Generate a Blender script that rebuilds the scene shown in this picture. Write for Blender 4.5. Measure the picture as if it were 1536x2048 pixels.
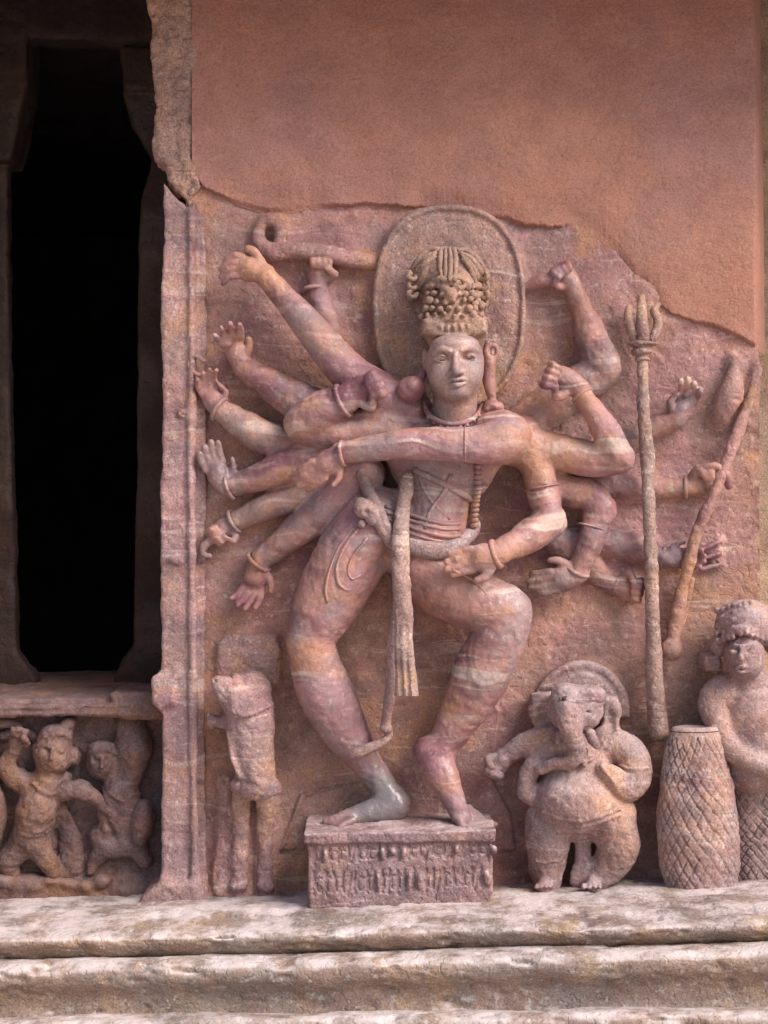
import bpy, math, random
import numpy as np
from math import radians, sin, cos, pi

for o in list(bpy.data.objects):
    bpy.data.objects.remove(o)
SC = bpy.context.scene
COL = SC.collection

# ------------------------------------------------------------------ camera
S = 0.0013            # metres per photo pixel on the wall plane
D = 4.2               # camera distance from the wall plane (y = 0)
CZ = 1.62             # camera height
W_PX, H_PX = 1536, 2048
cam_d = bpy.data.cameras.new('camera')
cam = bpy.data.objects.new('camera', cam_d)
COL.objects.link(cam)
cam.location = (0, -D, CZ)
cam.rotation_euler = (radians(90), 0, 0)
cam_d.sensor_fit = 'VERTICAL'
cam_d.sensor_height = 24
cam_d.lens = 24 * (D / S) / H_PX
cam_d.clip_end = 300
SC.camera = cam
SC.render.resolution_x, SC.render.resolution_y = 768, 1024

# ------------------------------------------------------------------ light
SUN_EL, SUN_AZ = 42.0, 54.0      # azimuth: to the right of straight-out-of-the-wall
sd = bpy.data.lights.new('sun', 'SUN')
sd.energy = 3.0
sd.angle = radians(40)
sd.color = (1.0, 0.96, 0.955)
sun = bpy.data.objects.new('sun', sd)
COL.objects.link(sun)
sun.rotation_euler = (radians(90 - SUN_EL), 0, radians(SUN_AZ))
world = bpy.data.worlds.new('World')
SC.world = world
world.use_nodes = True
wn = world.node_tree
bg = wn.nodes['Background']
sky = wn.nodes.new('ShaderNodeTexSky')
sky.sky_type = 'NISHITA'
sky.sun_disc = False
sky.sun_elevation = radians(SUN_EL)
sky.sun_rotation = radians(180 - SUN_AZ)
sky.dust_density = 3.0
sky.ozone_density = 1.0
wn.links.new(sky.outputs[0], bg.inputs[0])
bg.inputs[1].default_value = 0.12
SC.view_settings.view_transform = 'Standard'
SC.view_settings.look = 'None'
SC.view_settings.gamma = 1
SC.view_settings.exposure = 0.72


# ------------------------------------------------------------------ numeric helpers
DOFF = 0.0            # how far the carving being built is sunk into the rock


def P(x, y, d):
    """photo pixel at depth d in front of the wall -> (X, d, Z)"""
    d = d - DOFF
    t = (D - d) / D
    return np.array([(x - 768) * S * t, d, CZ + (1024 - y) * S * t], np.float32)


def RR(r, d):
    return r * S * (D - d) / D


def vnoise(p, scale, seed=0):
    q = p.astype(np.float64) * scale + 1000.0
    i = np.floor(q).astype(np.int64)
    f = (q - i)
    u = f * f * (3 - 2 * f)

    def hsh(a, b, c):
        h = (a * 374761393 + b * 668265263 + c * 1440670441 + seed * 974634777) & 0xffffffff
        h = ((h ^ (h >> 13)) * 1274126177) & 0xffffffff
        h = ((h ^ (h >> 15)) * 2246822519) & 0xffffffff
        return ((h ^ (h >> 16)) & 0xffffff) / float(0xffffff)
    r = 0
    for dx in (0, 1):
        for dy in (0, 1):
            for dz in (0, 1):
                w = (u[:, 0] if dx else 1 - u[:, 0]) * (u[:, 1] if dy else 1 - u[:, 1]) * (u[:, 2] if dz else 1 - u[:, 2])
                r = r + w * hsh(i[:, 0] + dx, i[:, 1] + dy, i[:, 2] + dz)
    return r * 2 - 1


def vnormals(v, q):
    q = np.asarray(q)
    n = np.cross(v[q[:, 2]] - v[q[:, 0]], v[q[:, 3]] - v[q[:, 1]])
    out = np.zeros_like(v)
    for k in range(4):
        np.add.at(out, q[:, k], n)
    return out / np.maximum(np.linalg.norm(out, axis=1, keepdims=True), 1e-12)


def roughen(v, q, amp=1.0, chips=0.0, seed=0, stretch=None):
    """worn stone: soft dents, pecked tool marks and a few chips"""
    n = vnormals(v, q)
    v1 = v
    v = v * np.array(stretch) if stretch else v
    a = .0022 * vnoise(v, 16, seed) + .0012 * vnoise(v, 45, seed + 1) + .0007 * vnoise(v, 110, seed + 2)
    a = a * amp
    if chips:
        c = vnoise(v, 22, seed + 5) * .6 + vnoise(v, 60, seed + 6) * .4
        a -= chips * np.clip(c - .22, 0, 1)
    return v1 + n * a[:, None]


# ------------------------------------------------------------------ object helpers
def link(o, parent=None):
    COL.objects.link(o)
    if parent is not None:
        o.parent = parent
    return o


def wloc(o):
    p = np.zeros(3)
    while o is not None:
        p = p + np.array(o.location)
        o = o.parent
    return p


def tag(o, label=None, cat=None, group=None, kind=None):
    for k, v in (('label', label), ('category', cat), ('group', group), ('kind', kind)):
        if v:
            o[k] = v
    return o


def mesh_obj(name, v, faces, mat, parent=None, smooth=True):
    """v is in world coordinates; the object's origin becomes its own base"""
    v = np.asarray(v, dtype=np.float64)
    base = np.array([(v[:, 0].min() + v[:, 0].max()) / 2, v[:, 1].max(), v[:, 2].min()])
    off = wloc(parent) if parent is not None else np.zeros(3)
    me = bpy.data.meshes.new(name)
    vl = v - base
    if isinstance(faces, np.ndarray):
        nf, k = faces.shape
        me.vertices.add(len(vl))
        me.vertices.foreach_set('co', vl.astype(np.float32).ravel())
        me.loops.add(nf * k)
        me.loops.foreach_set('vertex_index', faces.astype(np.int32).ravel())
        me.polygons.add(nf)
        me.polygons.foreach_set('loop_start', np.arange(0, nf * k, k, dtype=np.int32))
        me.update(calc_edges=True)
    else:
        me.from_pydata([tuple(p) for p in vl], [], faces)
        me.update()
    me.polygons.foreach_set('use_smooth', np.full(len(me.polygons), smooth, dtype=bool))
    me.materials.append(mat)
    o = bpy.data.objects.new(name, me)
    o.location = base - off
    return link(o, parent)


def thing(name, label, cat, base, group=None):
    o = bpy.data.objects.new(name, None)
    o.empty_display_size = .1
    o.location = (base[0], -base[1], base[2])
    link(o)
    return tag(o, label, cat, group)


def flip(v):
    v = np.array(v, dtype=np.float64)
    v[:, 1] *= -1
    return v


# ------------------------------------------------------------------ signed distance fields
def catmull(pts, n=5):
    pts = [np.array(p, float) for p in pts]
    if len(pts) < 3:
        return pts
    ext = [2 * pts[0] - pts[1]] + pts + [2 * pts[-1] - pts[-2]]
    out = []
    for i in range(1, len(ext) - 2):
        a, b, c, d = ext[i - 1:i + 3]
        for k in range(n):
            t = k / n
            out.append(.5 * ((2 * b) + (c - a) * t + (2 * a - 5 * b + 4 * c - d) * t * t + (3 * b - a - 3 * c + d) * t ** 3))
    out.append(pts[-1])
    return out


class Field:
    def __init__(self, px0, py0, px1, py1, d0, d1, h):
        a = np.array([P(x, y, d) for x in (px0, px1) for y in (py0, py1) for d in (d0, d1)])
        self.lo, self.h = a.min(0), h
        self.n = np.ceil((a.max(0) - self.lo) / h).astype(int) + 1
        self.f = np.full(self.n, .2, np.float32)
        self.ax = [self.lo[i] + h * np.arange(self.n[i], dtype=np.float32) for i in range(3)]

    def blk(self, lo, hi):
        a = np.clip(np.floor((np.asarray(lo) - self.lo) / self.h).astype(int), 0, self.n)
        b = np.clip(np.ceil((np.asarray(hi) - self.lo) / self.h).astype(int) + 1, 0, self.n)
        sl = tuple(slice(a[i], b[i]) for i in range(3))
        if np.any(b <= a):
            return None, None
        X = self.ax[0][sl[0]][:, None, None]
        Y = self.ax[1][sl[1]][None, :, None]
        Z = self.ax[2][sl[2]][None, None, :]
        return sl, (X, Y, Z)

    def put(self, sl, g, k, sub):
        f = self.f[sl]
        if sub:
            if k > 0:
                hh = np.maximum(k - np.abs(f + g), 0) / k
                self.f[sl] = np.maximum(f, -g) + hh * hh * k * .25
            else:
                self.f[sl] = np.maximum(f, -g)
        else:
            if k > 0:
                hh = np.maximum(k - np.abs(f - g), 0) / k
                self.f[sl] = np.minimum(f, g) - hh * hh * k * .25
            else:
                self.f[sl] = np.minimum(f, g)

    def chain(self, pts, k=.008, sub=False, n=4, flat=1.0):
        """tapered limb through (px, py, depth, radius px)"""
        pts = catmull(pts, n)
        w = [(P(p[0], p[1], p[2]), RR(max(p[3], .5), p[2])) for p in pts]
        pad = k + 2.5 * self.h
        lo = np.min([c - r for c, r in w], 0) - pad
        hi = np.max([c + r for c, r in w], 0) + pad
        sl0, _ = self.blk(lo, hi)
        if sl0 is None:
            return
        g = np.full(self.f[sl0].shape, .2, np.float32)
        o0 = [s.start for s in sl0]
        segs = list(zip(w[:-1], w[1:])) if len(w) > 1 else [(w[0], w[0])]
        for (a, ra), (b, rb) in segs:
            l2 = np.minimum(a - ra, b - rb) - pad
            h2 = np.maximum(a + ra, b + rb) + pad
            sl, c = self.blk(l2, h2)
            if sl is None:
                continue
            X, Y, Z = c
            ab = b - a
            L = float(ab @ ab) + 1e-12
            t = np.clip(((X - a[0]) * ab[0] + (Y - a[1]) * ab[1] + (Z - a[2]) * ab[2]) / L, 0, 1)
            dd = np.sqrt((X - a[0] - t * ab[0]) ** 2 + ((Y - a[1] - t * ab[1]) / flat) ** 2 + (Z - a[2] - t * ab[2]) ** 2)
            dd = dd - (ra + (rb - ra) * t)
            s3 = tuple(slice(sl[i].start - o0[i], sl[i].stop - o0[i]) for i in range(3))
            g[s3] = np.minimum(g[s3], dd)
        self.put(sl0, g, k, sub)

    def ell(self, x, y, d, rx, ry, rd, ang=0, k=.01, sub=False):
        """ellipsoid: pixel radii across and down, depth radius in metres, turned in the wall plane"""
        c = P(x, y, d)
        r = np.array([RR(rx, d), rd, RR(ry, d)], np.float32)
        m = max(r[0], r[2])
        pad = k + 2.5 * self.h
        sl, cc = self.blk(c - [m + pad, r[1] + pad, m + pad], c + [m + pad, r[1] + pad, m + pad])
        if sl is None:
            return
        X, Y, Z = cc[0] - c[0], cc[1] - c[1], cc[2] - c[2]
        a = radians(ang)
        U = X * cos(a) - Z * sin(a)
        V = X * sin(a) + Z * cos(a)
        k0 = np.sqrt((U / r[0]) ** 2 + (Y / r[1]) ** 2 + (V / r[2]) ** 2)
        k1 = np.sqrt((U / r[0] ** 2) ** 2 + (Y / r[1] ** 2) ** 2 + (V / r[2] ** 2) ** 2) + 1e-9
        self.put(sl, (k0 * (k0 - 1) / k1).astype(np.float32), k, sub)

    def prism(self, poly, d0, d1, rnd=.006, k=.006, sub=False, dref=None):
        """outline in photo pixels (taken at the front depth), between two depths, rounded edges"""
        dref = d1 if dref is None else dref
        pp = np.array([P(x, y, dref) for x, y in poly])[:, [0, 2]]
        d0, d1 = d0 - DOFF, d1 - DOFF
        pad = k + 2.5 * self.h + rnd
        lo = np.array([pp[:, 0].min(), d0, pp[:, 1].min()]) - pad
        hi = np.array([pp[:, 0].max(), d1, pp[:, 1].max()]) + pad
        sl, c = self.blk(lo, hi)
        if sl is None:
            return
        X = c[0][:, 0, 0][:, None]
        Z = c[2][0, 0, :][None, :]
        best = np.full((X.shape[0], Z.shape[1]), 1e9, np.float32)
        ins = np.zeros(best.shape, bool)
        m = len(pp)
        for i in range(m):
            a, b = pp[i], pp[(i + 1) % m]
            e = b - a
            t = np.clip(((X - a[0]) * e[0] + (Z - a[1]) * e[1]) / (e @ e + 1e-12), 0, 1)
            best = np.minimum(best, (X - a[0] - t * e[0]) ** 2 + (Z - a[1] - t * e[1]) ** 2)
            cr = ((a[1] > Z) != (b[1] > Z)) & (X < (b[0] - a[0]) * (Z - a[1]) / (b[1] - a[1] + 1e-12) + a[0])
            ins ^= cr
        d2 = np.sqrt(best)
        d2 = np.where(ins, -d2, d2) + rnd
        Y = c[1]
        q = np.abs(Y - (d0 + d1) / 2) - (d1 - d0) / 2 + rnd
        A = d2[:, None, :]
        g = np.minimum(np.maximum(A, q), 0) + np.sqrt(np.maximum(A, 0) ** 2 + np.maximum(q, 0) ** 2) - rnd
        self.put(sl, g.astype(np.float32), k, sub)

    def mesh(self, amp=1.0, chips=0.0, seed=0, smooth=1):
        f = self.f
        for a in range(3):
            s = [slice(None)] * 3
            for e in (0, -1):
                s[a] = e
                f[tuple(s)] = np.maximum(f[tuple(s)], self.h)
        ins = f < 0
        c = np.zeros(np.array(f.shape) - 1, np.uint8)
        for i in (0, 1):
            for j in (0, 1):
                for l in (0, 1):
                    c += ins[i:f.shape[0] - 1 + i, j:f.shape[1] - 1 + j, l:f.shape[2] - 1 + l]
        act = (c > 0) & (c < 8)
        idx = np.argwhere(act)
        cid = np.full(act.shape, -1, np.int32)
        cid[act] = np.arange(len(idx), dtype=np.int32)
        corner = [(i, j, l) for i in (0, 1) for j in (0, 1) for l in (0, 1)]
        val = {q: f[idx[:, 0] + q[0], idx[:, 1] + q[1], idx[:, 2] + q[2]] for q in corner}
        acc = np.zeros((len(idx), 3))
        cnt = np.zeros(len(idx))
        for q in corner:
            for a in range(3):
                if q[a] == 0:
                    r = list(q)
                    r[a] = 1
                    r = tuple(r)
                    v0, v1 = val[q], val[r]
                    m = (v0 < 0) != (v1 < 0)
                    t = np.where(m, v0 / np.where(m, v0 - v1, 1), 0)
                    p = np.tile(np.array(q, float), (len(idx), 1))
                    p[:, a] += t
                    acc += p * m[:, None]
                    cnt += m
        v = (idx + acc / np.maximum(cnt, 1)[:, None]) * self.h + self.lo
        quads = []
        for a in range(3):
            b, e = (a + 1) % 3, (a + 2) % 3
            s0 = [slice(None)] * 3
            s1 = [slice(None)] * 3
            s0[a], s1[a] = slice(0, -1), slice(1, None)
            ch = ins[tuple(s0)] != ins[tuple(s1)]
            ed = np.argwhere(ch)
            ok = (ed[:, b] > 0) & (ed[:, e] > 0) & (ed[:, b] < f.shape[b] - 1) & (ed[:, e] < f.shape[e] - 1)
            ed = ed[ok]
            sgn = ins[ed[:, 0], ed[:, 1], ed[:, 2]]

            def cell(db, de):
                k = ed.copy()
                k[:, b] += db
                k[:, e] += de
                return cid[k[:, 0], k[:, 1], k[:, 2]]
            qd = np.stack([cell(-1, -1), cell(0, -1), cell(0, 0), cell(-1, 0)], 1)
            qd[~sgn] = qd[~sgn][:, ::-1]
            quads.append(qd)
        q = np.concatenate(quads)
        # relax a little to take the voxel steps out
        for _ in range(smooth):
            sm = np.zeros_like(v)
            ct = np.zeros(len(v))
            for k in range(4):
                for k2 in ((k + 1) % 4, (k + 3) % 4):
                    np.add.at(sm, q[:, k], v[q[:, k2]])
                    np.add.at(ct, q[:, k], 1)
            v = v * .5 + .5 * sm / np.maximum(ct, 1)[:, None]
        v = flip(v)
        q = q[:, ::-1].copy()
        a0, b0, c0, d0 = (v[q[:, i]] for i in range(4))
        vol = np.einsum('ij,ij->i', a0, np.cross(b0, c0)).sum() + np.einsum('ij,ij->i', a0, np.cross(c0, d0)).sum()
        if vol < 0:
            q = q[:, ::-1].copy()
        v = roughen(v, q, amp, chips, seed)
        return v, q

    def obj(self, name, mat, parent=None, amp=1.0, chips=0.0, seed=0, smooth=1):
        v, q = self.mesh(amp, chips, seed, smooth)
        return mesh_obj(name, v, q, mat, parent)


def front(F, x, y, dflt=.1):
    """depth of the carved surface seen at a photo pixel"""
    ds = np.arange(F.ax[1][-1], F.ax[1][0], -F.h * .5)
    p = np.array([P(x, y, d + DOFF) for d in ds])
    i = np.clip(np.round((p - F.lo) / F.h).astype(int), 0, F.n - 1)
    hit = np.nonzero(F.f[i[:, 0], i[:, 1], i[:, 2]] < 0)[0]
    return float(ds[hit[0]]) + DOFF if len(hit) else dflt


def on(F, pts, off=0., n=3):
    """lay a picture-plane line (px, py, radius px) on a carved surface"""
    out = [(p[0], p[1], front(F, p[0], p[1]) + off, p[2]) for p in catmull(pts, n)]
    ds = np.array([o[2] for o in out])
    if len(ds) > 4:
        ds = np.convolve(np.pad(ds, 1, mode='edge'), [.25, .5, .25], 'valid')
    return [(o[0], o[1], float(d), o[3]) for o, d in zip(out, ds)]


FUSE = []


def fuse(panel, R=.020, up=.016):
    """leave a worn fillet of rock where the carvings meet the panel"""
    me = panel.data
    co = np.empty(len(me.vertices) * 3, np.float32)
    me.vertices.foreach_get('co', co)
    co = co.reshape(-1, 3)
    w = co + np.array(panel.location, np.float32)
    rise = np.zeros(len(w))
    for F in FUSE:
        p = np.stack([w[:, 0], -w[:, 1] + .012, w[:, 2]], 1)
        i = np.round((p - F.lo) / F.h).astype(int)
        ok = np.all((i >= 0) & (i < F.n), axis=1)
        i = np.clip(i, 0, F.n - 1)
        f = np.where(ok, F.f[i[:, 0], i[:, 1], i[:, 2]], .2)
        rise = np.maximum(rise, up * np.clip(1 - np.maximum(f, 0) / R, 0, 1) ** 2)
    co[:, 1] -= rise
    me.vertices.foreach_set('co', co.ravel())
    me.update()


def hand(F, x, y, d, ang, s=1.0, mode='open', thumb=1, bend=0., lift=0., spread=.10, k=.005, fr=7.0):
    """palm, four jointed fingers of different length and a thumb leaving the side of the palm"""
    a = radians(ang)
    u = np.array([cos(a), sin(a)])
    v = np.array([-sin(a), cos(a)]) * thumb
    c = np.array([x, y]) + u * 20 * s
    F.ell(c[0], c[1], d, 27 * s, 23 * s, .02 * s, ang, k=.012)
    F.chain([(x - u[0] * 6, y - u[1] * 6, d, 17 * s), (c[0], c[1], d, 19 * s)], k=.01)
    L = [34, 42, 40, 32]
    for i in range(4):
        o = (1.5 - i)
        p = c + u * 18 * s + v * o * 11.0 * s
        seg = L[i] * s / 3
        th = a + (o * spread) * thumb
        dd = d + .004
        pts = [(p[0], p[1], dd, fr * s)]
        for j in range(3):
            if mode == 'fist':
                lf = (.016, .014, -.004)[j] * s
                fw = (.75, -.35, -.9)[j]
            else:
                lf, fw = lift * (j + 1) * .012 * s, 1.0
            b = bend * (j + .5) * thumb
            p = p + np.array([cos(th + b), sin(th + b)]) * seg * fw
            dd += lf
            pts.append((p[0], p[1], dd, fr * s * (.97, .92, .8)[j]))
        F.chain(pts, k=k, n=2)
    p = c + v * 16 * s - u * 12 * s
    q = p + (u * .7 + v * .75) * 18 * s
    if mode == 'fist':
        r = q + (u * .5 - v * .9) * 18 * s
        F.chain([(p[0], p[1], d + .006, 9 * s), (q[0], q[1], d + .022, 8 * s), (r[0], r[1], d + .036, 6.5 * s)], k=k, n=2)
    elif mode == 'ring':
        r = q + (u * 1.1 - v * .35) * 18 * s
        F.chain([(p[0], p[1], d + .006, 9 * s), (q[0], q[1], d + .014, 7.5 * s), (r[0], r[1], d + .018, 6.5 * s)], k=k, n=2)
    else:
        r = q + (u * .95 + v * .25) * 15 * s
        F.chain([(p[0], p[1], d + .004, 9 * s), (q[0], q[1], d + .01, 7.5 * s), (r[0], r[1], d + .012, 6.2 * s)], k=k, n=2)


# ------------------------------------------------------------------ simple swept meshes
def tube_mesh(pts, ns=10, closed=False, flat=1.0, n=4, amp=.6, seed=0):
    """pts: (px, py, depth, radius px); returns world verts and faces"""
    if not closed:
        pts = catmull(pts, n)
    w = [P(p[0], p[1], p[2]).astype(float) for p in pts]
    r = [RR(p[3], p[2]) for p in pts]
    return sweep(w, r, ns, closed, flat, amp, seed)


def sweep(w, r, ns=10, closed=False, flat=1.0, amp=.6, seed=0):
    m = len(w)
    v, q = [], []
    up0 = np.array([0, 1., 0])
    for i in range(m):
        t = (w[(i + 1) % m] - w[i - 1]) if closed else (w[min(i + 1, m - 1)] - w[max(i - 1, 0)])
        t = t / (np.linalg.norm(t) + 1e-9)
        up = up0 if abs(t[1]) < .95 else np.array([0, 0, 1.])
        b = np.cross(t, up)
        b /= np.linalg.norm(b)
        nn = np.cross(b, t)
        for k in range(ns):
            a = 2 * pi * k / ns
            v.append(w[i] + (b * cos(a) + nn * sin(a) * flat) * r[i])
    for i in range(m if closed else m - 1):
        j = (i + 1) % m
        for k in range(ns):
            l = (k + 1) % ns
            q.append((i * ns + k, j * ns + k, j * ns + l, i * ns + l))
    v = flip(v)
    qa = np.array(q)
    # orient outwards
    cen = flip(w)
    fn = np.cross(v[qa[:, 2]] - v[qa[:, 0]], v[qa[:, 3]] - v[qa[:, 1]])
    ring = np.repeat(cen, ns, 0)[qa[:, 0]]
    if np.einsum('ij,ij->i', fn, v[qa].mean(1) - ring).sum() < 0:
        qa = qa[:, ::-1].copy()
    if amp:
        v = roughen(v, qa, amp, 0, seed)
    faces = [tuple(x) for x in qa.tolist()]
    if not closed:
        faces.append(tuple(range(ns)) if False else tuple(reversed(range(ns))))
        faces.append(tuple(range((m - 1) * ns, m * ns)))
    return v, faces


def tube(name, pts, mat, parent=None, **kw):
    v, f = tube_mesh(pts, **kw)
    return mesh_obj(name, v, f, mat, parent)


def ring(name, x, y, d, r, dirx, diry, minor, mat, parent, tilt=.25, width=1.0, seed=0):
    """bracelet round a limb that runs along (dirx, diry) in the picture plane"""
    c = P(x, y, d).astype(float)
    ax = np.array([dirx, tilt, -diry], float)
    ax /= np.linalg.norm(ax)
    b = np.cross(ax, [0, 1., 0])
    b /= np.linalg.norm(b)
    e = np.cross(b, ax)
    R = RR(r, d)
    m = RR(minor, d)
    n = 28
    w = [c + (b * cos(2 * pi * i / n) + e * sin(2 * pi * i / n)) * R for i in range(n)]
    v, f = sweep(w, [m] * n, 8, True, width, .5, seed)
    return mesh_obj(name, v, f, mat, parent)


# ------------------------------------------------------------------ materials
def stone(name, c_main, c_dark, c_warm, c_pale, strata=.6, warm=.5, patina=None, pat_amt=.4, pale=.35,
          rough=(.62, .9), bump=.35, dust=None, dust_amt=0.0, seed=0., sheen_spots=0.0, speck=.5, scale=1.0, mottle=1.0, chisel=0.0, spec=.4):
    m = bpy.data.materials.new(name)
    m.use_nodes = True
    nt = m.node_tree
    N, Lk = nt.nodes, nt.links
    bs = N['Principled BSDF']
    geo = N.new('ShaderNodeNewGeometry')

    def mp(sc, off=0.0, rot=(0, 0, 0), src=None):
        n = N.new('ShaderNodeMapping')
        n.inputs['Scale'].default_value = sc if isinstance(sc, tuple) else (sc,) * 3
        n.inputs['Location'].default_value = (off + seed, off * 1.7 - seed, off * .6 + seed * 2)
        n.inputs['Rotation'].default_value = rot
        Lk.new(src or geo.outputs['Position'], n.inputs[0])
        return n.outputs[0]

    def noise(sc, off=0., det=3., ro=.55, dist=0., rot=(0, 0, 0), src=None):
        n = N.new('ShaderNodeTexNoise')
        n.inputs['Scale'].default_value = 1
        n.inputs['Detail'].default_value = det
        n.inputs['Roughness'].default_value = ro
        n.inputs['Distortion'].default_value = dist
        Lk.new(mp(sc, off, rot, src), n.inputs['Vector'])
        return n.outputs['Fac']

    def ramp(src, lo, hi, a=0., b=1.):
        n = N.new('ShaderNodeMapRange')
        n.interpolation_type = 'SMOOTHSTEP'
        n.inputs[1].default_value, n.inputs[2].default_value = lo, hi
        n.inputs[3].default_value, n.inputs[4].default_value = a, b
        Lk.new(src, n.inputs[0])
        return n.outputs[0]

    def mix(fac, a, b, mode='MIX'):
        n = N.new('ShaderNodeMix')
        n.data_type = 'RGBA'
        n.blend_type = mode
        for s, val in ((n.inputs[0], fac), (n.inputs[6], a), (n.inputs[7], b)):
            if isinstance(val, (int, float)):
                s.default_value = val
            elif isinstance(val, tuple):
                s.default_value = (*val, 1)
            else:
                Lk.new(val, s)
        return n.outputs[2]

    def math_(op, a, b=0.):
        n = N.new('ShaderNodeMath')
        n.operation = op
        for s, val in ((n.inputs[0], a), (n.inputs[1], b)):
            if isinstance(val, (int, float)):
                s.default_value = val
            else:
                Lk.new(val, s)
        return n.outputs[0]
    k = scale
    wv = N.new('ShaderNodeTexNoise')
    wv.inputs['Scale'].default_value = 4.5
    wv.inputs['Detail'].default_value = 2
    Lk.new(geo.outputs['Position'], wv.inputs['Vector'])
    wm = N.new('ShaderNodeVectorMath')
    wm.operation = 'MULTIPLY_ADD'
    wm.inputs[1].default_value = (.10, .10, .10)
    Lk.new(wv.outputs['Color'], wm.inputs[0])
    Lk.new(geo.outputs['Position'], wm.inputs[2])
    warped = wm.outputs[0]
    # bedding of the sandstone: thin layers that undulate
    band = noise((1.3 * k, 1.3 * k, 9.0 * k), 3., 3., .6, .2, (0, radians(7), 0), warped)
    band2 = noise((1.0 * k, 1.0 * k, 26.0 * k), 11., 2., .55, .2, (0, radians(9), 0), warped)
    big = noise(2.3 * k, 7., 3., .6)
    big2 = noise(3.7 * k, 19., 3., .62)
    col = mix(ramp(big, .40, .62), c_main, tuple(.55 * a + .45 * b for a, b in zip(c_main, c_warm)))
    bm_ = ramp(noise(4.2, 41., 2., .6), .36, .60, .15, 1.)
    col = mix(math_('MULTIPLY', math_('MULTIPLY', ramp(band, .505, .58), strata), bm_), col, c_dark)
    col = mix(math_('MULTIPLY', ramp(band, .47, .38), strata * warm), col, c_warm)
    col = mix(math_('MULTIPLY', math_('MULTIPLY', ramp(band2, .61, .67), strata * .7), bm_), col, c_pale)
    wp = ramp(noise(5.2, 51., 3., .65), .53, .66)
    col = mix(math_('MULTIPLY', wp, .75 * mottle), col, c_warm)
    dp = ramp(noise(6.4, 61., 3., .65), .55, .68)
    col = mix(math_('MULTIPLY', dp, .6 * mottle), col, c_dark)
    if patina:
        pm = ramp(math_('ADD', math_('MULTIPLY', big2, .7), math_('MULTIPLY', noise(17., 5.), .3)), .47, .58)
        col = mix(math_('MULTIPLY', pm, pat_amt), col, patina)
    # pale lime specks and scuffs, dark pits
    sp = noise(46., 2., 2., .7)
    col = mix(math_('MULTIPLY', ramp(sp, .57, .70), pale), col, c_pale)
    sc_ = noise((3.2, 3.2, 48.), 81., 2., .6, .3, (0, radians(6), 0), warped)
    col = mix(math_('MULTIPLY', ramp(sc_, .66, .71), pale * .9), col, c_pale)
    sp2 = noise(70., 9., 1., .7)
    col = mix(math_('MULTIPLY', ramp(sp2, .60, .74), .55 * speck), col, tuple(.3 * a for a in c_dark))
    fine = noise(210., 1., 1., .6)
    col = mix(1.0, col, mix(ramp(fine, .3, .7), (1 - .5 * speck,) * 3, (1 + .36 * speck,) * 3), 'MULTIPLY')
    mott = noise(11., 23., 2., .6)
    col = mix(.3 + .7 * min(mottle, 1.0), col, mix(ramp(mott, .3, .7), (.84, .83, .84), (1.14, 1.14, 1.12)), 'MULTIPLY')
    if dust_amt:
        sx = N.new('ShaderNodeSeparateXYZ')
        Lk.new(geo.outputs['Normal'], sx.inputs[0])
        up = math_('MULTIPLY', ramp(sx.outputs[2], .25, .85), ramp(noise(9., 31., 4., .7), .36, .60))
        col = mix(math_('MULTIPLY', up, dust_amt), col, dust)
    Lk.new(col, bs.inputs['Base Color'])
    ro = ramp(noise(6., 13., 1.), .35, .65, rough[0], rough[1])
    Lk.new(ro, bs.inputs['Roughness'])
    bs.inputs['Specular IOR Level'].default_value = spec
    b1 = N.new('ShaderNodeBump')
    b1.inputs['Strength'].default_value = bump
    b1.inputs['Distance'].default_value = .004
    hgt = math_('ADD', math_('MULTIPLY', noise(38., 4., 4., .68), 1.0), math_('MULTIPLY', noise(150., 6., 1., .65), .5))
    pits = ramp(noise(80., 17., 0., .5), .63, .72, 0., -.6)
    if chisel:
        ch = noise((26., 26., 90.), 71., 2., .6, .4, (0, radians(-28), 0))
        hgt = math_('ADD', hgt, math_('MULTIPLY', ch, chisel))
    Lk.new(math_('ADD', hgt, pits), b1.inputs['Height'])
    Lk.new(b1.outputs[0], bs.inputs['Normal'])
    return m


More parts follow.
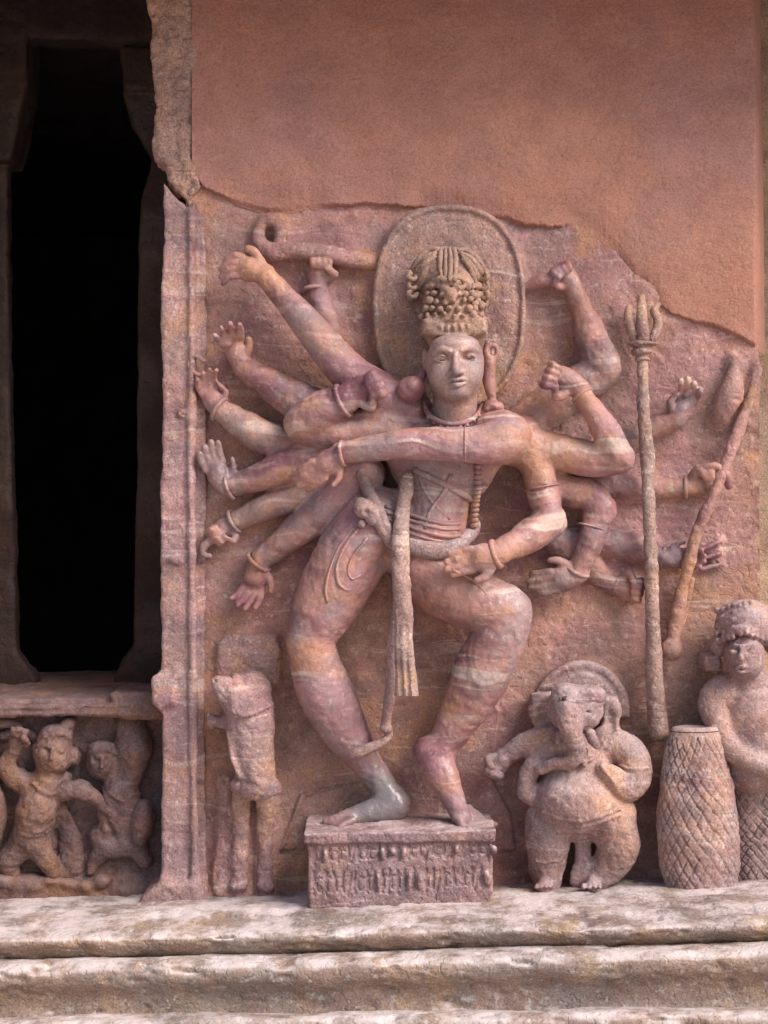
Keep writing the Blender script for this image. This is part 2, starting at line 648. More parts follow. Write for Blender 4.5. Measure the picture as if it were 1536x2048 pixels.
MAUVE, PURP, OCHRE, CREAM = (.29, .142, .148), (.135, .042, .055), (.39, .185, .095), (.62, .49, .40)
M_fig = stone('figure_sandstone', MAUVE, PURP, OCHRE, CREAM, strata=.9, patina=(.20, .15, .148), pat_amt=.6, pale=.2, speck=.22, rough=(.48, .74), spec=.6, bump=.3, mottle=.8)
def polish(m, centre, r0, r1, color, rough):
    """a spot rubbed dark and smooth by many hands"""
    nt = m.node_tree
    N, Lk = nt.nodes, nt.links
    bs = N['Principled BSDF']
    geo = N.new('ShaderNodeNewGeometry')
    ds = N.new('ShaderNodeVectorMath')
    ds.operation = 'DISTANCE'
    ds.inputs[1].default_value = centre
    Lk.new(geo.outputs['Position'], ds.inputs[0])
    nz = N.new('ShaderNodeTexNoise')
    nz.inputs['Scale'].default_value = 22
    Lk.new(geo.outputs['Position'], nz.inputs['Vector'])
    ad = N.new('ShaderNodeMath')
    ad.operation = 'MULTIPLY_ADD'
    ad.inputs[1].default_value = .10
    Lk.new(nz.outputs['Fac'], ad.inputs[0])
    Lk.new(ds.outputs['Value'], ad.inputs[2])
    mr = N.new('ShaderNodeMapRange')
    mr.inputs[1].default_value, mr.inputs[2].default_value = r0 + .05, r1 + .05
    mr.inputs[3].default_value, mr.inputs[4].default_value = 1, 0
    Lk.new(ad.outputs[0], mr.inputs[0])
    for sock, val in ((bs.inputs['Base Color'], color), (bs.inputs['Roughness'], rough)):
        src = sock.links[0].from_socket
        mx = N.new('ShaderNodeMix')
        if isinstance(val, tuple):
            mx.data_type = 'RGBA'
            a, b, o = mx.inputs[6], mx.inputs[7], mx.outputs[2]
            b.default_value = (*val, 1)
        else:
            a, b, o = mx.inputs[2], mx.inputs[3], mx.outputs[0]
            b.default_value = val
        Lk.new(mr.outputs[0], mx.inputs[0])
        Lk.new(src, a)
        Lk.new(o, sock)


_c = P(752, 1604, .09)
polish(M_fig, (float(_c[0]), -.09, float(_c[2])), .06, .13, (.15, .125, .125), .27)
M_head = stone('head_sandstone', (0.309, 0.192, 0.171), (0.185, 0.113, 0.113), (0.370, 0.203, 0.145), (0.484, 0.353, 0.305), strata=.3, patina=(0.211, 0.154, 0.153), pat_amt=.7, pale=.15, rough=(.46, .66), spec=.75, bump=.15, seed=1.3)
M_crown = stone('crown_sandstone', (0.299, 0.186, 0.147), (0.162, 0.092, 0.075), (0.323, 0.183, 0.112), (0.502, 0.354, 0.281), strata=.3, patina=(0.211, 0.138, 0.107), pat_amt=.5, pale=.5, bump=.5, seed=2.1)
M_panel = stone('panel_sandstone', (0.308, 0.157, 0.147), (0.176, 0.071, 0.076), (0.387, 0.192, 0.097), (0.528, 0.384, 0.311), strata=.5, patina=(0.239, 0.160, 0.133), pat_amt=.45, pale=.4, speck=.38, bump=.5, seed=3.7, chisel=.5)
M_halo = stone('halo_sandstone', (0.292, 0.168, 0.144), (0.178, 0.090, 0.088), (0.356, 0.194, 0.104), (0.486, 0.373, 0.304), strata=.4, patina=(0.235, 0.172, 0.156), pat_amt=.6, pale=.6, bump=.55, seed=4.4)
M_grey = stone('grey_sandstone', (0.280, 0.173, 0.167), (0.161, 0.081, 0.088), (0.358, 0.199, 0.125), (0.510, 0.392, 0.350), strata=.5, patina=(0.237, 0.173, 0.170), pat_amt=.6, pale=.45, bump=.42, dust=(0.443, 0.369, 0.366), dust_amt=.35, seed=5.2)
M_staff = stone('staff_sandstone', (0.306, 0.193, 0.164), (0.171, 0.090, 0.082), (0.378, 0.213, 0.123), (0.540, 0.418, 0.336), strata=.4, patina=(0.243, 0.176, 0.156), pat_amt=.5, pale=.55, bump=.6, seed=6.6)
M_wall = stone('plain_wall_stone', (0.310, 0.144, 0.112), (0.264, 0.131, 0.112), (0.386, 0.175, 0.104), (0.414, 0.262, 0.216), strata=.15, warm=.5, patina=(0.292, 0.153, 0.135), pat_amt=.4, pale=.16, rough=(.7, .92), bump=.4, seed=7.9, speck=.35, scale=.7, mottle=.3, chisel=1.0)
M_plaster = stone('broken_rock', (0.320, 0.189, 0.149), (0.200, 0.103, 0.083), (0.400, 0.215, 0.124), (0.500, 0.361, 0.290), strata=.25, patina=(0.250, 0.168, 0.141), pat_amt=.6, pale=.4, bump=.8, seed=8.8, speck=.6)
M_strip = stone('border_sandstone', (0.303, 0.172, 0.166), (0.173, 0.084, 0.095), (0.381, 0.209, 0.133), (0.520, 0.402, 0.360), strata=.75, patina=(0.225, 0.158, 0.157), pat_amt=.45, pale=.35, bump=.5, seed=9.1, scale=1.4)
M_ledge = stone('ledge_sandstone', (0.246, 0.172, 0.140), (0.139, 0.090, 0.079), (0.312, 0.206, 0.116), (0.443, 0.413, 0.381), strata=.35, patina=(0.205, 0.172, 0.158), pat_amt=.6, pale=.55, bump=.6, dust=(.60, .505, .49), dust_amt=.75, seed=10.5)
M_cave_shade = stone('shaded_cave_rock', (0.100, 0.066, 0.062), (0.050, 0.033, 0.033), (0.125, 0.077, 0.066), (0.150, 0.110, 0.099), strata=.2, pale=.1, bump=.3, seed=15.)  # cave rock, the interior's shade darkened into its colour
M_niche_shade = stone('shaded_niche_sandstone', (0.037, 0.018, 0.014), (0.020, 0.010, 0.010), (0.050, 0.026, 0.017), (0.065, 0.043, 0.034), strata=.5, patina=(0.025, 0.017, 0.014), pat_amt=.5, pale=.15, bump=.5, seed=11.3)  # frame stone coloured far darker to carry the shade of the niche
M_frieze = stone('shaded_frieze_sandstone', (0.134, 0.073, 0.065), (0.075, 0.035, 0.036), (0.201, 0.097, 0.050), (0.242, 0.169, 0.155), strata=.35, patina=(0.107, 0.073, 0.074), pat_amt=.6, pale=.25, bump=.55, dust=(0.228, 0.175, 0.174), dust_amt=.3, seed=12.6)  # shade of the side recess is part of this darkened colour
M_plinth = stone('plinth_sandstone', (0.218, 0.131, 0.129), (0.133, 0.068, 0.075), (0.285, 0.158, 0.125), (0.438, 0.310, 0.284), strata=.3, patina=(0.191, 0.131, 0.134), pat_amt=.6, pale=.45, bump=.8, dust=(0.476, 0.365, 0.351), dust_amt=.6, seed=16.6)
M_ground = stone('ground_rock', (.50, .44, .41), (.40, .34, .31), (.54, .46, .40), (.60, .54, .50), strata=.2, pale=.3, bump=.6, seed=13.1)
M_rock = stone('cliff_rock', (.36, .24, .17), (.22, .14, .11), (.42, .27, .16), (.50, .41, .32), strata=.5, pale=.3, bump=.6, seed=14.1, scale=.4)


# ================================================================== the setting
def sheet(name, fx, fy, fd, nu, nv, mat, amp=1.0, chips=0., seed=0, big=0.):
    """surface over a (u, v) grid given in photo pixels and depth"""
    u, v = np.meshgrid(np.linspace(0, 1, nu), np.linspace(0, 1, nv), indexing='ij')
    u, v = u.ravel(), v.ravel()
    x, y = fx(u, v), fy(u, v)
    d = fd(u, v, x, y)
    t = (D - d) / D
    V = np.stack([(x - 768) * S * t, -d, CZ + (1024 - y) * S * t], 1)
    i, j = np.meshgrid(np.arange(nu - 1), np.arange(nv - 1), indexing='ij')
    a = (i * nv + j).ravel()
    q = np.stack([a, a + 1, a + nv + 1, a + nv], 1)
    n = vnormals(V, q)
    if n[:, 1].mean() > 0:
        q = q[:, ::-1].copy()
    if big:
        V[:, 1] += big * vnoise(V, 3.1, seed + 9)
        if name in ('ledge', 'lower_moulding', 'base_step'):
            V[:, 2] += .5 * big * vnoise(V, 4.3, seed + 12) + .25 * big * vnoise(V, 13., seed + 13)
    V = roughen(V, q, amp, chips, seed, (.6, 1., 1.2) if 'ledge' in name or 'mould' in name or 'step' in name else None)
    return tag(mesh_obj(name, V, q, mat), kind='structure')


def sstep(x, a, b):
    t = np.clip((x - a) / (b - a), 0, 1)
    return t * t * (3 - 2 * t)


def inpoly(x, y, poly):
    ins = np.zeros(x.shape, bool)
    best = np.full(x.shape, 1e9)
    for (ax, ay), (bx, by) in zip(poly, poly[1:] + poly[:1]):
        ins ^= ((ay > y) != (by > y)) & (x < (bx - ax) * (y - ay) / (by - ay + 1e-9) + ax)
        t = np.clip(((x - ax) * (bx - ax) + (y - ay) * (by - ay)) / ((bx - ax) ** 2 + (by - ay) ** 2), 0, 1)
        best = np.minimum(best, np.hypot(x - ax - t * (bx - ax), y - ay - t * (by - ay)))
    return np.where(ins, best, -best)


CR = np.array([(330, 300), (385, 345), (402, 374), (440, 394), (475, 409), (505, 421), (560, 427), (640, 416), (720, 410), (800, 415), (900, 428),
               (1000, 440), (1060, 455), (1110, 456), (1160, 462), (1192, 482), (1230, 536), (1265, 581), (1300, 606), (1345, 634),
               (1380, 645), (1440, 660), (1490, 686), (1530, 712), (1600, 745)], float)
_xs = np.linspace(330, 1600, 400)
_ys = np.interp(_xs, CR[:, 0], CR[:, 1])
_ys = np.convolve(np.pad(_ys, 3, mode='edge'), np.ones(7) / 7, 'valid')


def crack(x):
    w = 1.0 * np.sin(x * .11) + 1.1 * np.sin(x * .27 + 1) * np.sin(x * .013) + 1.0 * np.sin(x * .61 + 2) * np.sin(x * .029 + 1) + .8 * np.sin(x * 1.3) * np.sin(x * .041)
    return np.interp(x, _xs, _ys) + w


SLAB1 = [(600, 1350), (700, 1345), (770, 1341), (800, 1338), (850, 1334), (905, 1345), (960, 1372), (1000, 1420), (985, 1560), (1020, 1625), (1030, 1700), (560, 1700), (600, 1590), (745, 1555), (640, 1450)]


def panel_d(u, v, x, y):
    d = .012 * sstep(inpoly(x, y, SLAB1), -1.5, 1.5)
    d = d - .010 * sstep(inpoly(x, y, [(560, 1710), (610, 1592), (740, 1556), (800, 1700)]), -1.5, 1.5)
    d = d + .055 * sstep(y, 1735, 1835) ** 2
    # chipped recess rim below the plain wall
    d = d - .006 * sstep(y - crack(x), 90, 0)
    return d


panel = sheet('relief_panel', lambda u, v: 372 + u * (1516 - 372) + 12 * u * v, lambda u, v: crack(372 + u * 1150) - 40 + v * (1850 - crack(372 + u * 1150) + 40),
      panel_d, 420, 520, M_panel, amp=1.5, chips=.004, seed=3, big=.008)


def wall_fx(u, v):
    return 384 + u * (1521 - 384) + 8 * v * u


def wall_fy(u, v):
    c = crack(384 + u * 1140)
    return np.where(v < .97, -140 + (c + 140) * (v / .97), c + (v - .97) * 60)


def wall_d(u, v, x, y):
    lip = crack(384 + u * 1140) - y
    lipd = .35 + .9 * sstep(np.sin(x * .019) + .6 * np.sin(x * .047 + 1), -1.2, 1.2)
    lipd = lipd + (1 - lipd) * sstep(lip, 8, 60)
    d = .015 * lipd * sstep(lip, -2, 6 + 8 * (1.3 - lipd)) - .009
    d = d + .010 * sstep(lip, 0, 120)
    d = d - .25 * sstep(x, 1505, 1540) ** 1.5
    return d


sheet('plain_wall', wall_fx, wall_fy, wall_d, 420, 300, M_wall, amp=.55, seed=11, big=.012)

# grey plaster strip at the wall's broken edge
F = Field(285, -150, 420, 470, -.14, .06, .004)
F.prism([(292, -140), (404, -140), (398, 60), (402, 95), (390, 150), (386, 240), (388, 345), (405, 372), (398, 385), (388, 392), (378, 425), (372, 400), (352, 385),
         (338, 362), (332, 330), (310, 318), (305, 280), (312, 215), (304, 150), (300, 60)], -.13, .016, .012)
F.chain([(345, 185, .022, 5), (350, 250, .02, 7), (352, 310, .022, 6), (375, 370, .02, 8)], k=.006, sub=True)
F.chain([(350, 345, .03, 10), (372, 372, .03, 8), (398, 380, .03, 8)], k=.006, sub=True)
tag(F.obj('broken_edge', M_plaster, amp=3.6, chips=.022, seed=21), kind='structure')

# border strip of the panel: flat band, raised bead, footing
F = Field(240, 330, 430, 1860, -.40, .10, .0045)
F.prism([(324, 360), (352, 392), (372, 412), (392, 400), (392, 900), (390, 1830), (322, 1830), (324, 1430), (308, 1412), (308, 1352), (322, 1340), (320, 1000), (326, 800), (320, 620), (326, 470)], -.38, .045, .008)
F.chain([(381, 420, .047, 7), (383, 700, .047, 7.5), (380, 900, .047, 7), (384, 1100, .048, 8), (386, 1400, .048, 8), (388, 1640, .048, 9), (392, 1800, .05, 9)], k=.008, n=3)
F.prism([(392, 420), (410, 430), (412, 1000), (408, 1400), (412, 1800), (385, 1800)], -.05, .022, .006, k=.012)
F.prism([(303, 1352), (352, 1350), (352, 1412), (318, 1424), (303, 1408)], -.2, .055, .012)
F.prism([(322, 1765), (400, 1765), (412, 1850), (262, 1850), (258, 1830), (285, 1790)], -.25, .07, .015, k=.02)
F.ell(365, 828, .046, 11, 8, .012, k=.004)
F.ell(365, 828, .060, 6, 3.5, .012, k=.003, sub=True)
F.ell(350, 1120, .046, 16, 8, .01, k=.01)
st = F.obj('border_strip', M_strip, amp=1.7, chips=.007, seed=25)
tag(st, kind='structure')

# ---- recessed left side: dark niche with stepped frame, sill, frieze back
NB = -.45
F = Field(-120, -160, 380, 1420, -.8, -.38, .008)
F.prism([(-110, -150), (12, -150), (18, 700), (34, 1300), (52, 1330), (72, 1352), (78, 1400), (-110, 1400)], -.51, NB, .012)
F.prism([(238, -150), (238, 80), (246, 190), (262, 250), (304, 320), (282, 400), (276, 470), (272, 900), (266, 1290), (246, 1318), (228, 1352), (226, 1400), (370, 1400), (370, -150)], -.78, NB, .012)
F.prism([(-110, -150), (370, -150), (370, 72), (240, 84), (60, 76), (-110, 90)], -.52, NB + .03, .012)
F.prism([(-110, -150), (60, -150), (52, 170), (34, 260), (20, 320), (-110, 320)], -.6, NB + .04, .01)
F.prism([(240, 92), (370, 92), (370, 180), (246, 180)], -.6, NB + .02, .008)
nf = F.obj('niche_frame', M_niche_shade, amp=1.8, chips=.006, seed=31)
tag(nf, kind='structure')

F = Field(-120, 1355, 350, 1470, -.85, .0, .006)
F.prism([(-110, 1399), (345, 1394), (345, 1412), (-110, 1416)], -.82, -.07, .008)
F.prism([(-110, 1411), (345, 1405), (345, 1434), (-110, 1438)], -.82, -.045, .012)
F.prism([(215, 1386), (345, 1382), (345, 1442), (245, 1440), (225, 1412)], -.3, -.052, .012, k=.01)
F.chain([(-80, 1424, -.046, 3.0), (345, 1418, -.046, 3.0)], k=.004, sub=True)
tag(F.obj('niche_sill', M_frieze, amp=1.8, chips=.006, seed=33), kind='structure')

sheet('frieze_back', lambda u, v: -110 + u * 450, lambda u, v: 1400 + v * 440,
      lambda u, v, x, y: -.118 + .03 * sstep(y, 1730, 1790), 160, 160, M_frieze, amp=3.2, chips=.010, seed=35, big=.022)
F = Field(-120, 1730, 345, 1860, -.2, .0, .006)
F.prism([(-110, 1762), (60, 1752), (150, 1765), (205, 1788), (210, 1845), (-110, 1845)], -.18, -.06, .018)
F.prism([(205, 1772), (240, 1768), (262, 1800), (258, 1845), (200, 1845)], -.18, -.085, .016)
for i in range(9):
    F.ell(-60 + i * 33, 1768 + 6 * sin(i * 2.1), -.07, 20, 12 + 4 * sin(i), .022, 10 * sin(i * 1.3), k=.012)
tag(F.obj('frieze_base', M_frieze, amp=2.0, chips=.008, seed=36), kind='structure')


def box_mesh(lo, hi, inward=False):
    (x0, y0, z0), (x1, y1, z1) = lo, hi
    v = [(x0, y0, z0), (x1, y0, z0), (x1, y1, z0), (x0, y1, z0), (x0, y0, z1), (x1, y0, z1), (x1, y1, z1), (x0, y1, z1)]
    f = [(0, 3, 2, 1), (4, 5, 6, 7), (0, 1, 5, 4), (1, 2, 6, 5), (2, 3, 7, 6), (3, 0, 4, 7)]
    return v, [tuple(reversed(q)) for q in f] if inward else f


# dark chamber behind the niche: back and side walls, floor, ceiling (open to the front only)
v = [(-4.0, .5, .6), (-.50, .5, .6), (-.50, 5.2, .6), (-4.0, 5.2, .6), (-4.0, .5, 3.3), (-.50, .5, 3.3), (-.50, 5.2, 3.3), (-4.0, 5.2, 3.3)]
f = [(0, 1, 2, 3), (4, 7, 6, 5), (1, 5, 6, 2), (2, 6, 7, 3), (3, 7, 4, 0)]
tag(mesh_obj('cave_chamber', v, f, M_cave_shade, smooth=False), kind='structure')


# ---- mouldings below the panel
def profile(name, prof, mat, amp, chips, seed, nx=560, nsub=5):
    """prof: (y, depth at the photo's left edge, y, depth at its right edge); runs along the whole base"""
    pr = np.array(catmull([np.array(p, float) for p in prof], nsub))
    m = len(pr)
    ks = np.arange(m)

    def fx(u, v):
        return -150 + u * 1840

    def lerp(u, v, a, b):
        t = (-150 + u * 1840) / 1536
        return np.interp(v * (m - 1), ks, pr[:, a]) * (1 - t) + np.interp(v * (m - 1), ks, pr[:, b]) * t
    return sheet(name, fx, lambda u, v: lerp(u, v, 0, 2), lambda u, v, x, y: lerp(u, v, 1, 3), nx, m, mat, amp, chips, seed, big=.007)


profile('ledge', [(1775, -.22, 1735, -.20), (1800, -.05, 1748, .0), (1822, .12, 1765, .14), (1843, .24, 1790, .28), (1862, .32, 1820, .40), (1873, .36, 1838, .47), (1881, .38, 1847, .50), (1891, .385, 1858, .508), (1903, .375, 1869, .50), (1913, .36, 1878, .485), (1921, .34, 1886, .465)], M_ledge, 1.5, .022, 41)
profile('lower_moulding', [(1916, .33, 1881, .45), (1921, .38, 1886, .50), (1926, .42, 1891, .54), (1938, .45, 1901, .575), (1955, .465, 1918, .59), (1972, .46, 1938, .585), (1984, .445, 1952, .57), (1995, .43, 1968, .555), (2012, .425, 1990, .55), (2030, .427, 2010, .552), (2040, .43, 2020, .555)], M_ledge, 1.5, .022, 44)
profile('base_step', [(2030, .41, 2010, .53), (2036, .47, 2016, .60), (2042, .51, 2022, .64), (2056, .53, 2040, .66), (2080, .535, 2075, .665), (2160, .53, 2160, .66), (2420, .53, 2420, .66)], M_ledge, 1.5, .02, 47)

# ---- ground, cliff mass and overhanging rock roof
v = np.array([(-60, -60, 0), (60, -60, 0), (60, 2, 0), (-60, 2, 0)], float)
tag(mesh_obj('ground', v, [(0, 1, 2, 3)], M_ground, smooth=False), kind='structure')
TOPZ = CZ + 1.345
v, f = box_mesh((-7, -.42, TOPZ), (5, -.02, TOPZ + 1.8))
tag(mesh_obj('rock_overhang', v, f, M_rock, smooth=False), kind='structure')
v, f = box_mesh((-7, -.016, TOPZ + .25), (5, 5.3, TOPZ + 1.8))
tag(mesh_obj('cave_roof', v, f, M_cave_shade, smooth=False), kind='structure')
v, f = box_mesh((-7, -.10, 0), (-1.17, .49, TOPZ + .2))
tag(mesh_obj('added_cliff', v, f, M_rock, smooth=False), kind='structure')  # added out-of-view block that keeps sky light off the niche
v, f = box_mesh((-.49, .2, 0), (.97, 3.3, TOPZ + .2))
tag(mesh_obj('cliff_core', v, f, M_rock, smooth=False), kind='structure')
v, f = box_mesh((-1.165, .2, 0), (-.495, .8, CZ - .5))
tag(mesh_obj('cliff_foot', v, f, M_rock, smooth=False), kind='structure')
v, f = box_mesh((1.02, .42, 0), (6, 3.3, TOPZ + .2))
tag(mesh_obj('side_cliff', v, f, M_rock, smooth=False), kind='structure')

# ================================================================== halo
F = Field(735, 395, 1070, 830, -.03, .1, .003)
hal = []
for i in range(64):
    a = 2 * pi * i / 64
    e = 2.5
    cx_, sy_ = cos(a), sin(a)
    rr = (abs(cx_) ** e + abs(sy_) ** e) ** (-1 / e)
    hal.append((899 + 153 * rr * cx_, 613 + 204 * rr * sy_))
F.prism(hal, -.02, .042, .010)
rim = [(899 + (p[0] - 899) * .945, 613 + (p[1] - 613) * .955, .042, 4.5) for p in hal]
F.chain([(899 + (p[0] - 899) * .955, 613 + (p[1] - 613) * .965, .040, 6.5) for p in hal + hal[:1]], k=.006, n=1)
F.chain([(899 + (p[0] - 899) * .885, 613 + (p[1] - 613) * .913, .048, 4.5) for p in hal + hal[:1]], k=.008, sub=True, n=1)
hb = thing('halo', 'oval stone halo with a plain raised rim behind the tall crown', 'halo', P(899, 815, 0))
FUSE.append(F)
F.obj('disc', M_halo, hb, amp=1.2, chips=.003, seed=51)

# ================================================================== dancing figure
DOFF = .04
fig = thing('dancing_figure', 'large many-armed dancing stone figure with tall crown standing on the carved plinth', 'statue', P(790, 1650, .05))
F = Field(365, 480, 1480, 1680, -.03, .36, .0038)
# torso
F.ell(893, 893, .125, 130, 70, .085, 0, k=.03)
F.ell(885, 930, .125, 105, 82, .085, 8, k=.03)
F.ell(868, 1015, .12, 72, 88, .075, 12, k=.03)
F.ell(842, 1078, .125, 96, 56, .08, 8, k=.03)
F.ell(762, 1045, .125, 66, 62, .075, 0, k=.03)
F.ell(866, 1062, .175, 52, 40, .04, 0, k=.03)
# navel
F.ell(880, 1048, .222, 5, 5, .012, k=.006, sub=True)
# standing leg
F.chain([(752, 1050, .13, 76), (703, 1112, .14, 74), (654, 1205, .15, 66), (624, 1285, .155, 47), (650, 1385, .14, 56), (690, 1460, .125, 48), (735, 1525, .115, 33), (766, 1572, .11, 28), (788, 1606, .11, 29)], k=.025)
F.ell(608, 1288, .185, 34, 40, .03, k=.02)
F.chain([(790, 1610, .115, 29), (745, 1622, .13, 25), (700, 1636, .145, 19), (668, 1645, .155, 12)], k=.02)
for i, (dx, dy) in enumerate([(0, 0), (9, 4), (16, 7), (22, 9), (27, 10)]):
    F.chain([(690 + dx * .6, 1634 + dy * .6, .15 + i * .008, 8), (652 + dx, 1645 + dy, .155 + i * .010, 6 + (i == 0) * 1.5)], k=.004)
# raised leg
F.chain([(845, 1128, .14, 66), (890, 1168, .155, 68), (950, 1200, .17, 63), (1008, 1225, .18, 52), (998, 1275, .175, 55), (962, 1350, .16, 58), (920, 1432, .145, 44), (893, 1476, .14, 35), (880, 1500, .14, 34)], k=.025)
F.ell(1022, 1214, .20, 36, 44, .03, -25, k=.02)
F.ell(851, 1497, .14, 25, 23, .032, 0, k=.012)
F.chain([(860, 1500, .14, 28), (882, 1542, .155, 34), (904, 1592, .170, 26), (922, 1632, .182, 21)], k=.02)
for i in range(5):
    F.chain([(906 + i * 8, 1618, .185 - i * .012, 11), (920 + i * 13, 1644, .205 - i * .018, 8.5), (930 + i * 15, 1660 - i * 3, .212 - i * .022, 7.2 - .5 * (i > 0))], k=.004)
# ---- arms on the border-strip side
F.chain([(815, 825, .12, 50), (755, 785, .135, 45), (690, 738, .14, 41), (610, 643, .14, 31), (534, 556, .12, 22.5)], k=.012)
hand(F, 524, 545, .115, 196, 1.15, 'open', thumb=1, bend=-.40, lift=-.1, spread=.10, k=.003, fr=6.6)
F.chain([(668, 690, .03, 32), (646, 625, .04, 27), (636, 580, .05, 21)], k=.012)
hand(F, 638, 566, .055, -84, 1.0, 'fist', thumb=1)
F.chain([(710, 850, .09, 46), (605, 806, .09, 40), (540, 768, .085, 32), (488, 736, .075, 24)], k=.010)
hand(F, 480, 724, .075, -112, 1.0, 'open', thumb=1, lift=1.2, spread=.22, fr=7.6)
F.ell(450, 680, .105, 15, 17, .02, k=.004)
F.chain([(650, 905, .06, 38), (540, 880, .075, 37), (490, 850, .08, 31), (448, 824, .075, 23)], k=.010)
hand(F, 436, 815, .075, -118, 1.0, 'ring', thumb=1, bend=.22, lift=.5, spread=.10)
F.chain([(402, 752, .09, 6), (385, 742, .09, 6), (378, 725, .09, 6), (390, 712, .09, 6), (408, 722, .09, 6)], k=.004)
F.chain([(690, 900, .105, 40), (590, 926, .11, 37), (525, 952, .10, 30), (465, 972, .085, 23)], k=.010)
hand(F, 449, 970, .08, -118, 1.12, 'open', thumb=1, bend=.12, lift=.15, spread=.06)
F.chain([(690, 945, .075, 36), (585, 992, .08, 30), (530, 1015, .08, 27), (478, 1040, .07, 22)], k=.010)
hand(F, 466, 1046, .07, 142, 1.0, 'fist', thumb=-1)
F.chain([(430, 1075, .08, 9), (410, 1090, .085, 8), (405, 1108, .085, 7), (420, 1112, .085, 6)], k=.005)
F.chain([(725, 950, .10, 46), (650, 1020, .10, 40), (585, 1070, .09, 31), (524, 1116, .08, 23)], k=.010)
hand(F, 516, 1134, .08, 106, 1.12, 'open', thumb=-1, bend=-.16, lift=.7, spread=.12)
# folded front arm with fist at the shoulder
F.chain([(775, 865, .13, 55), (690, 872, .135, 48), (612, 850, .14, 42)], k=.012)
F.chain([(608, 846, .15, 41), (645, 820, .175, 41), (692, 798, .195, 31)], k=.010)
hand(F, 704, 790, .20, -24, 1.25, 'fist', thumb=1, fr=8)
# arm laid across the chest
F.chain([(985, 862, .155, 52), (1012, 872, .20, 50), (1000, 884, .245, 47), (950, 890, .265, 39), (890, 888, .27, 35), (790, 889, .262, 31), (690, 907, .235, 22)], k=.010)
hand(F, 674, 911, .225, 140, 1.22, 'open', thumb=-1, bend=-.12, lift=-.3, spread=.03, k=.004, fr=7.4)
# ---- arms on the trident side
F.chain([(1030, 870, .08, 46), (1110, 800, .065, 44), (1190, 752, .065, 39), (1206, 730, .07, 36)], k=.012)
F.chain([(1206, 735, .075, 36), (1190, 690, .08, 34), (1169, 635, .085, 26), (1146, 578, .08, 19)], k=.010)
hand(F, 1143, 572, .08, -122, .95, 'fist', thumb=-1)
F.chain([(1105, 558, .085, 13), (1080, 563, .08, 15), (1054, 573, .07, 9)], k=.006)
F.chain([(1020, 885, .11, 46), (1110, 903, .12, 38), (1190, 920, .13, 37), (1238, 917, .14, 33)], k=.010)
F.chain([(1238, 914, .15, 33), (1216, 868, .17, 29), (1186, 820, .18, 24), (1156, 778, .18, 18.5)], k=.010)
hand(F, 1150, 768, .18, 200, 1.25, 'fist', thumb=-1)
F.chain([(1040, 870, .115, 46), (1072, 930, .125, 34), (1085, 985, .13, 34), (1100, 1042, .14, 33)], k=.010)
F.chain([(1100, 1046, .15, 35), (1050, 1076, .205, 33), (1002, 1103, .255, 24)], k=.010)
hand(F, 990, 1112, .268, 171, 1.25, 'open', thumb=-1, bend=.05, lift=-.05, spread=.02)
F.chain([(1080, 955, .07, 40), (1130, 980, .08, 35), (1180, 990, .09, 33), (1203, 1020, .095, 30)], k=.010)
F.chain([(1202, 1018, .10, 31), (1184, 1075, .11, 28), (1158, 1136, .105, 21)], k=.010)
hand(F, 1150, 1150, .105, 166, 1.22, 'open', thumb=1, bend=.05, lift=-.2, spread=.02)
F.chain([(1090, 1045, .05, 32), (1130, 1100, .055, 29), (1150, 1135, .05, 24)], k=.010)
F.chain([(1150, 1080, .045, 32), (1230, 1082, .05, 34), (1282, 1092, .045, 31)], k=.010)
F.chain([(1275, 1098, .045, 28), (1322, 1114, .055, 19)], k=.010)
hand(F, 1334, 1115, .07, 2, .95, 'open', thumb=-1, bend=0, lift=.5, spread=.02)
for yy, y2 in ((1100, 1082), (1118, 1106), (1138, 1128)):
    F.chain([(1402, yy, .066, 7), (1440, y2, .058, 6)], k=.004)
F.chain([(1175, 1125, .05, 27), (1200, 1153, .055, 23), (1226, 1172, .058, 18)], k=.010)
hand(F, 1232, 1174, .06, 8, 1.1, 'fist', thumb=-1)
F.chain([(1150, 950, .04, 36), (1250, 975, .045, 30), (1310, 978, .05, 24), (1368, 975, .055, 18)], k=.010)
hand(F, 1380, 973, .06, -12, 1.1, 'fist', thumb=-1)
F.chain([(1390, 945, .08, 8), (1425, 930, .095, 8), (1452, 945, .10, 8), (1458, 972, .09, 7)], k=.006)
F.chain([(1250, 880, .04, 26), (1318, 852, .058, 20), (1352, 842, .066, 17)], k=.010)
hand(F, 1356, 836, .07, -62, 1.0, 'ring', thumb=-1, bend=.18, lift=.5, spread=.10)
F.chain([(1372, 790, .09, 6), (1384, 778, .095, 6), (1402, 780, .09, 6)], k=.004)
FB = F
FUSE.append(F)
body = F.obj('body', M_fig, fig, amp=1.45, chips=.007, seed=61)

# ---- head and neck
F = Field(790, 640, 1040, 860, .03, .36, .0021)
F.chain([(905, 850, .14, 56), (908, 825, .16, 47), (911, 795, .18, 44)], k=.02)
F.ell(910, 728, .21, 59, 66, .085, 0, k=.02)
F.ell(911, 758, .225, 49, 44, .072, 0, k=.02)
F.ell(911, 786, .255, 22, 13, .035, 0, k=.02)           # chin
F.ell(884, 750, .265, 22, 22, .026, 0, k=.02)           # cheeks
F.ell(942, 747, .263, 20, 22, .026, 0, k=.02)
F.ell(911, 690, .25, 46, 20, .045, 0, k=.02)            # forehead
F.chain([(868, 706, .268, 4), (882, 698, .283, 4.5), (900, 703, .292, 4)], k=.008)   # brows
F.chain([(922, 702, .292, 4), (940, 695, .282, 4.5), (955, 702, .266, 4)], k=.008)
F.ell(884, 716, .292, 16, 9, .018, 0, k=.008, sub=True)  # sockets
F.ell(938, 713, .290, 16, 9, .018, 0, k=.008, sub=True)
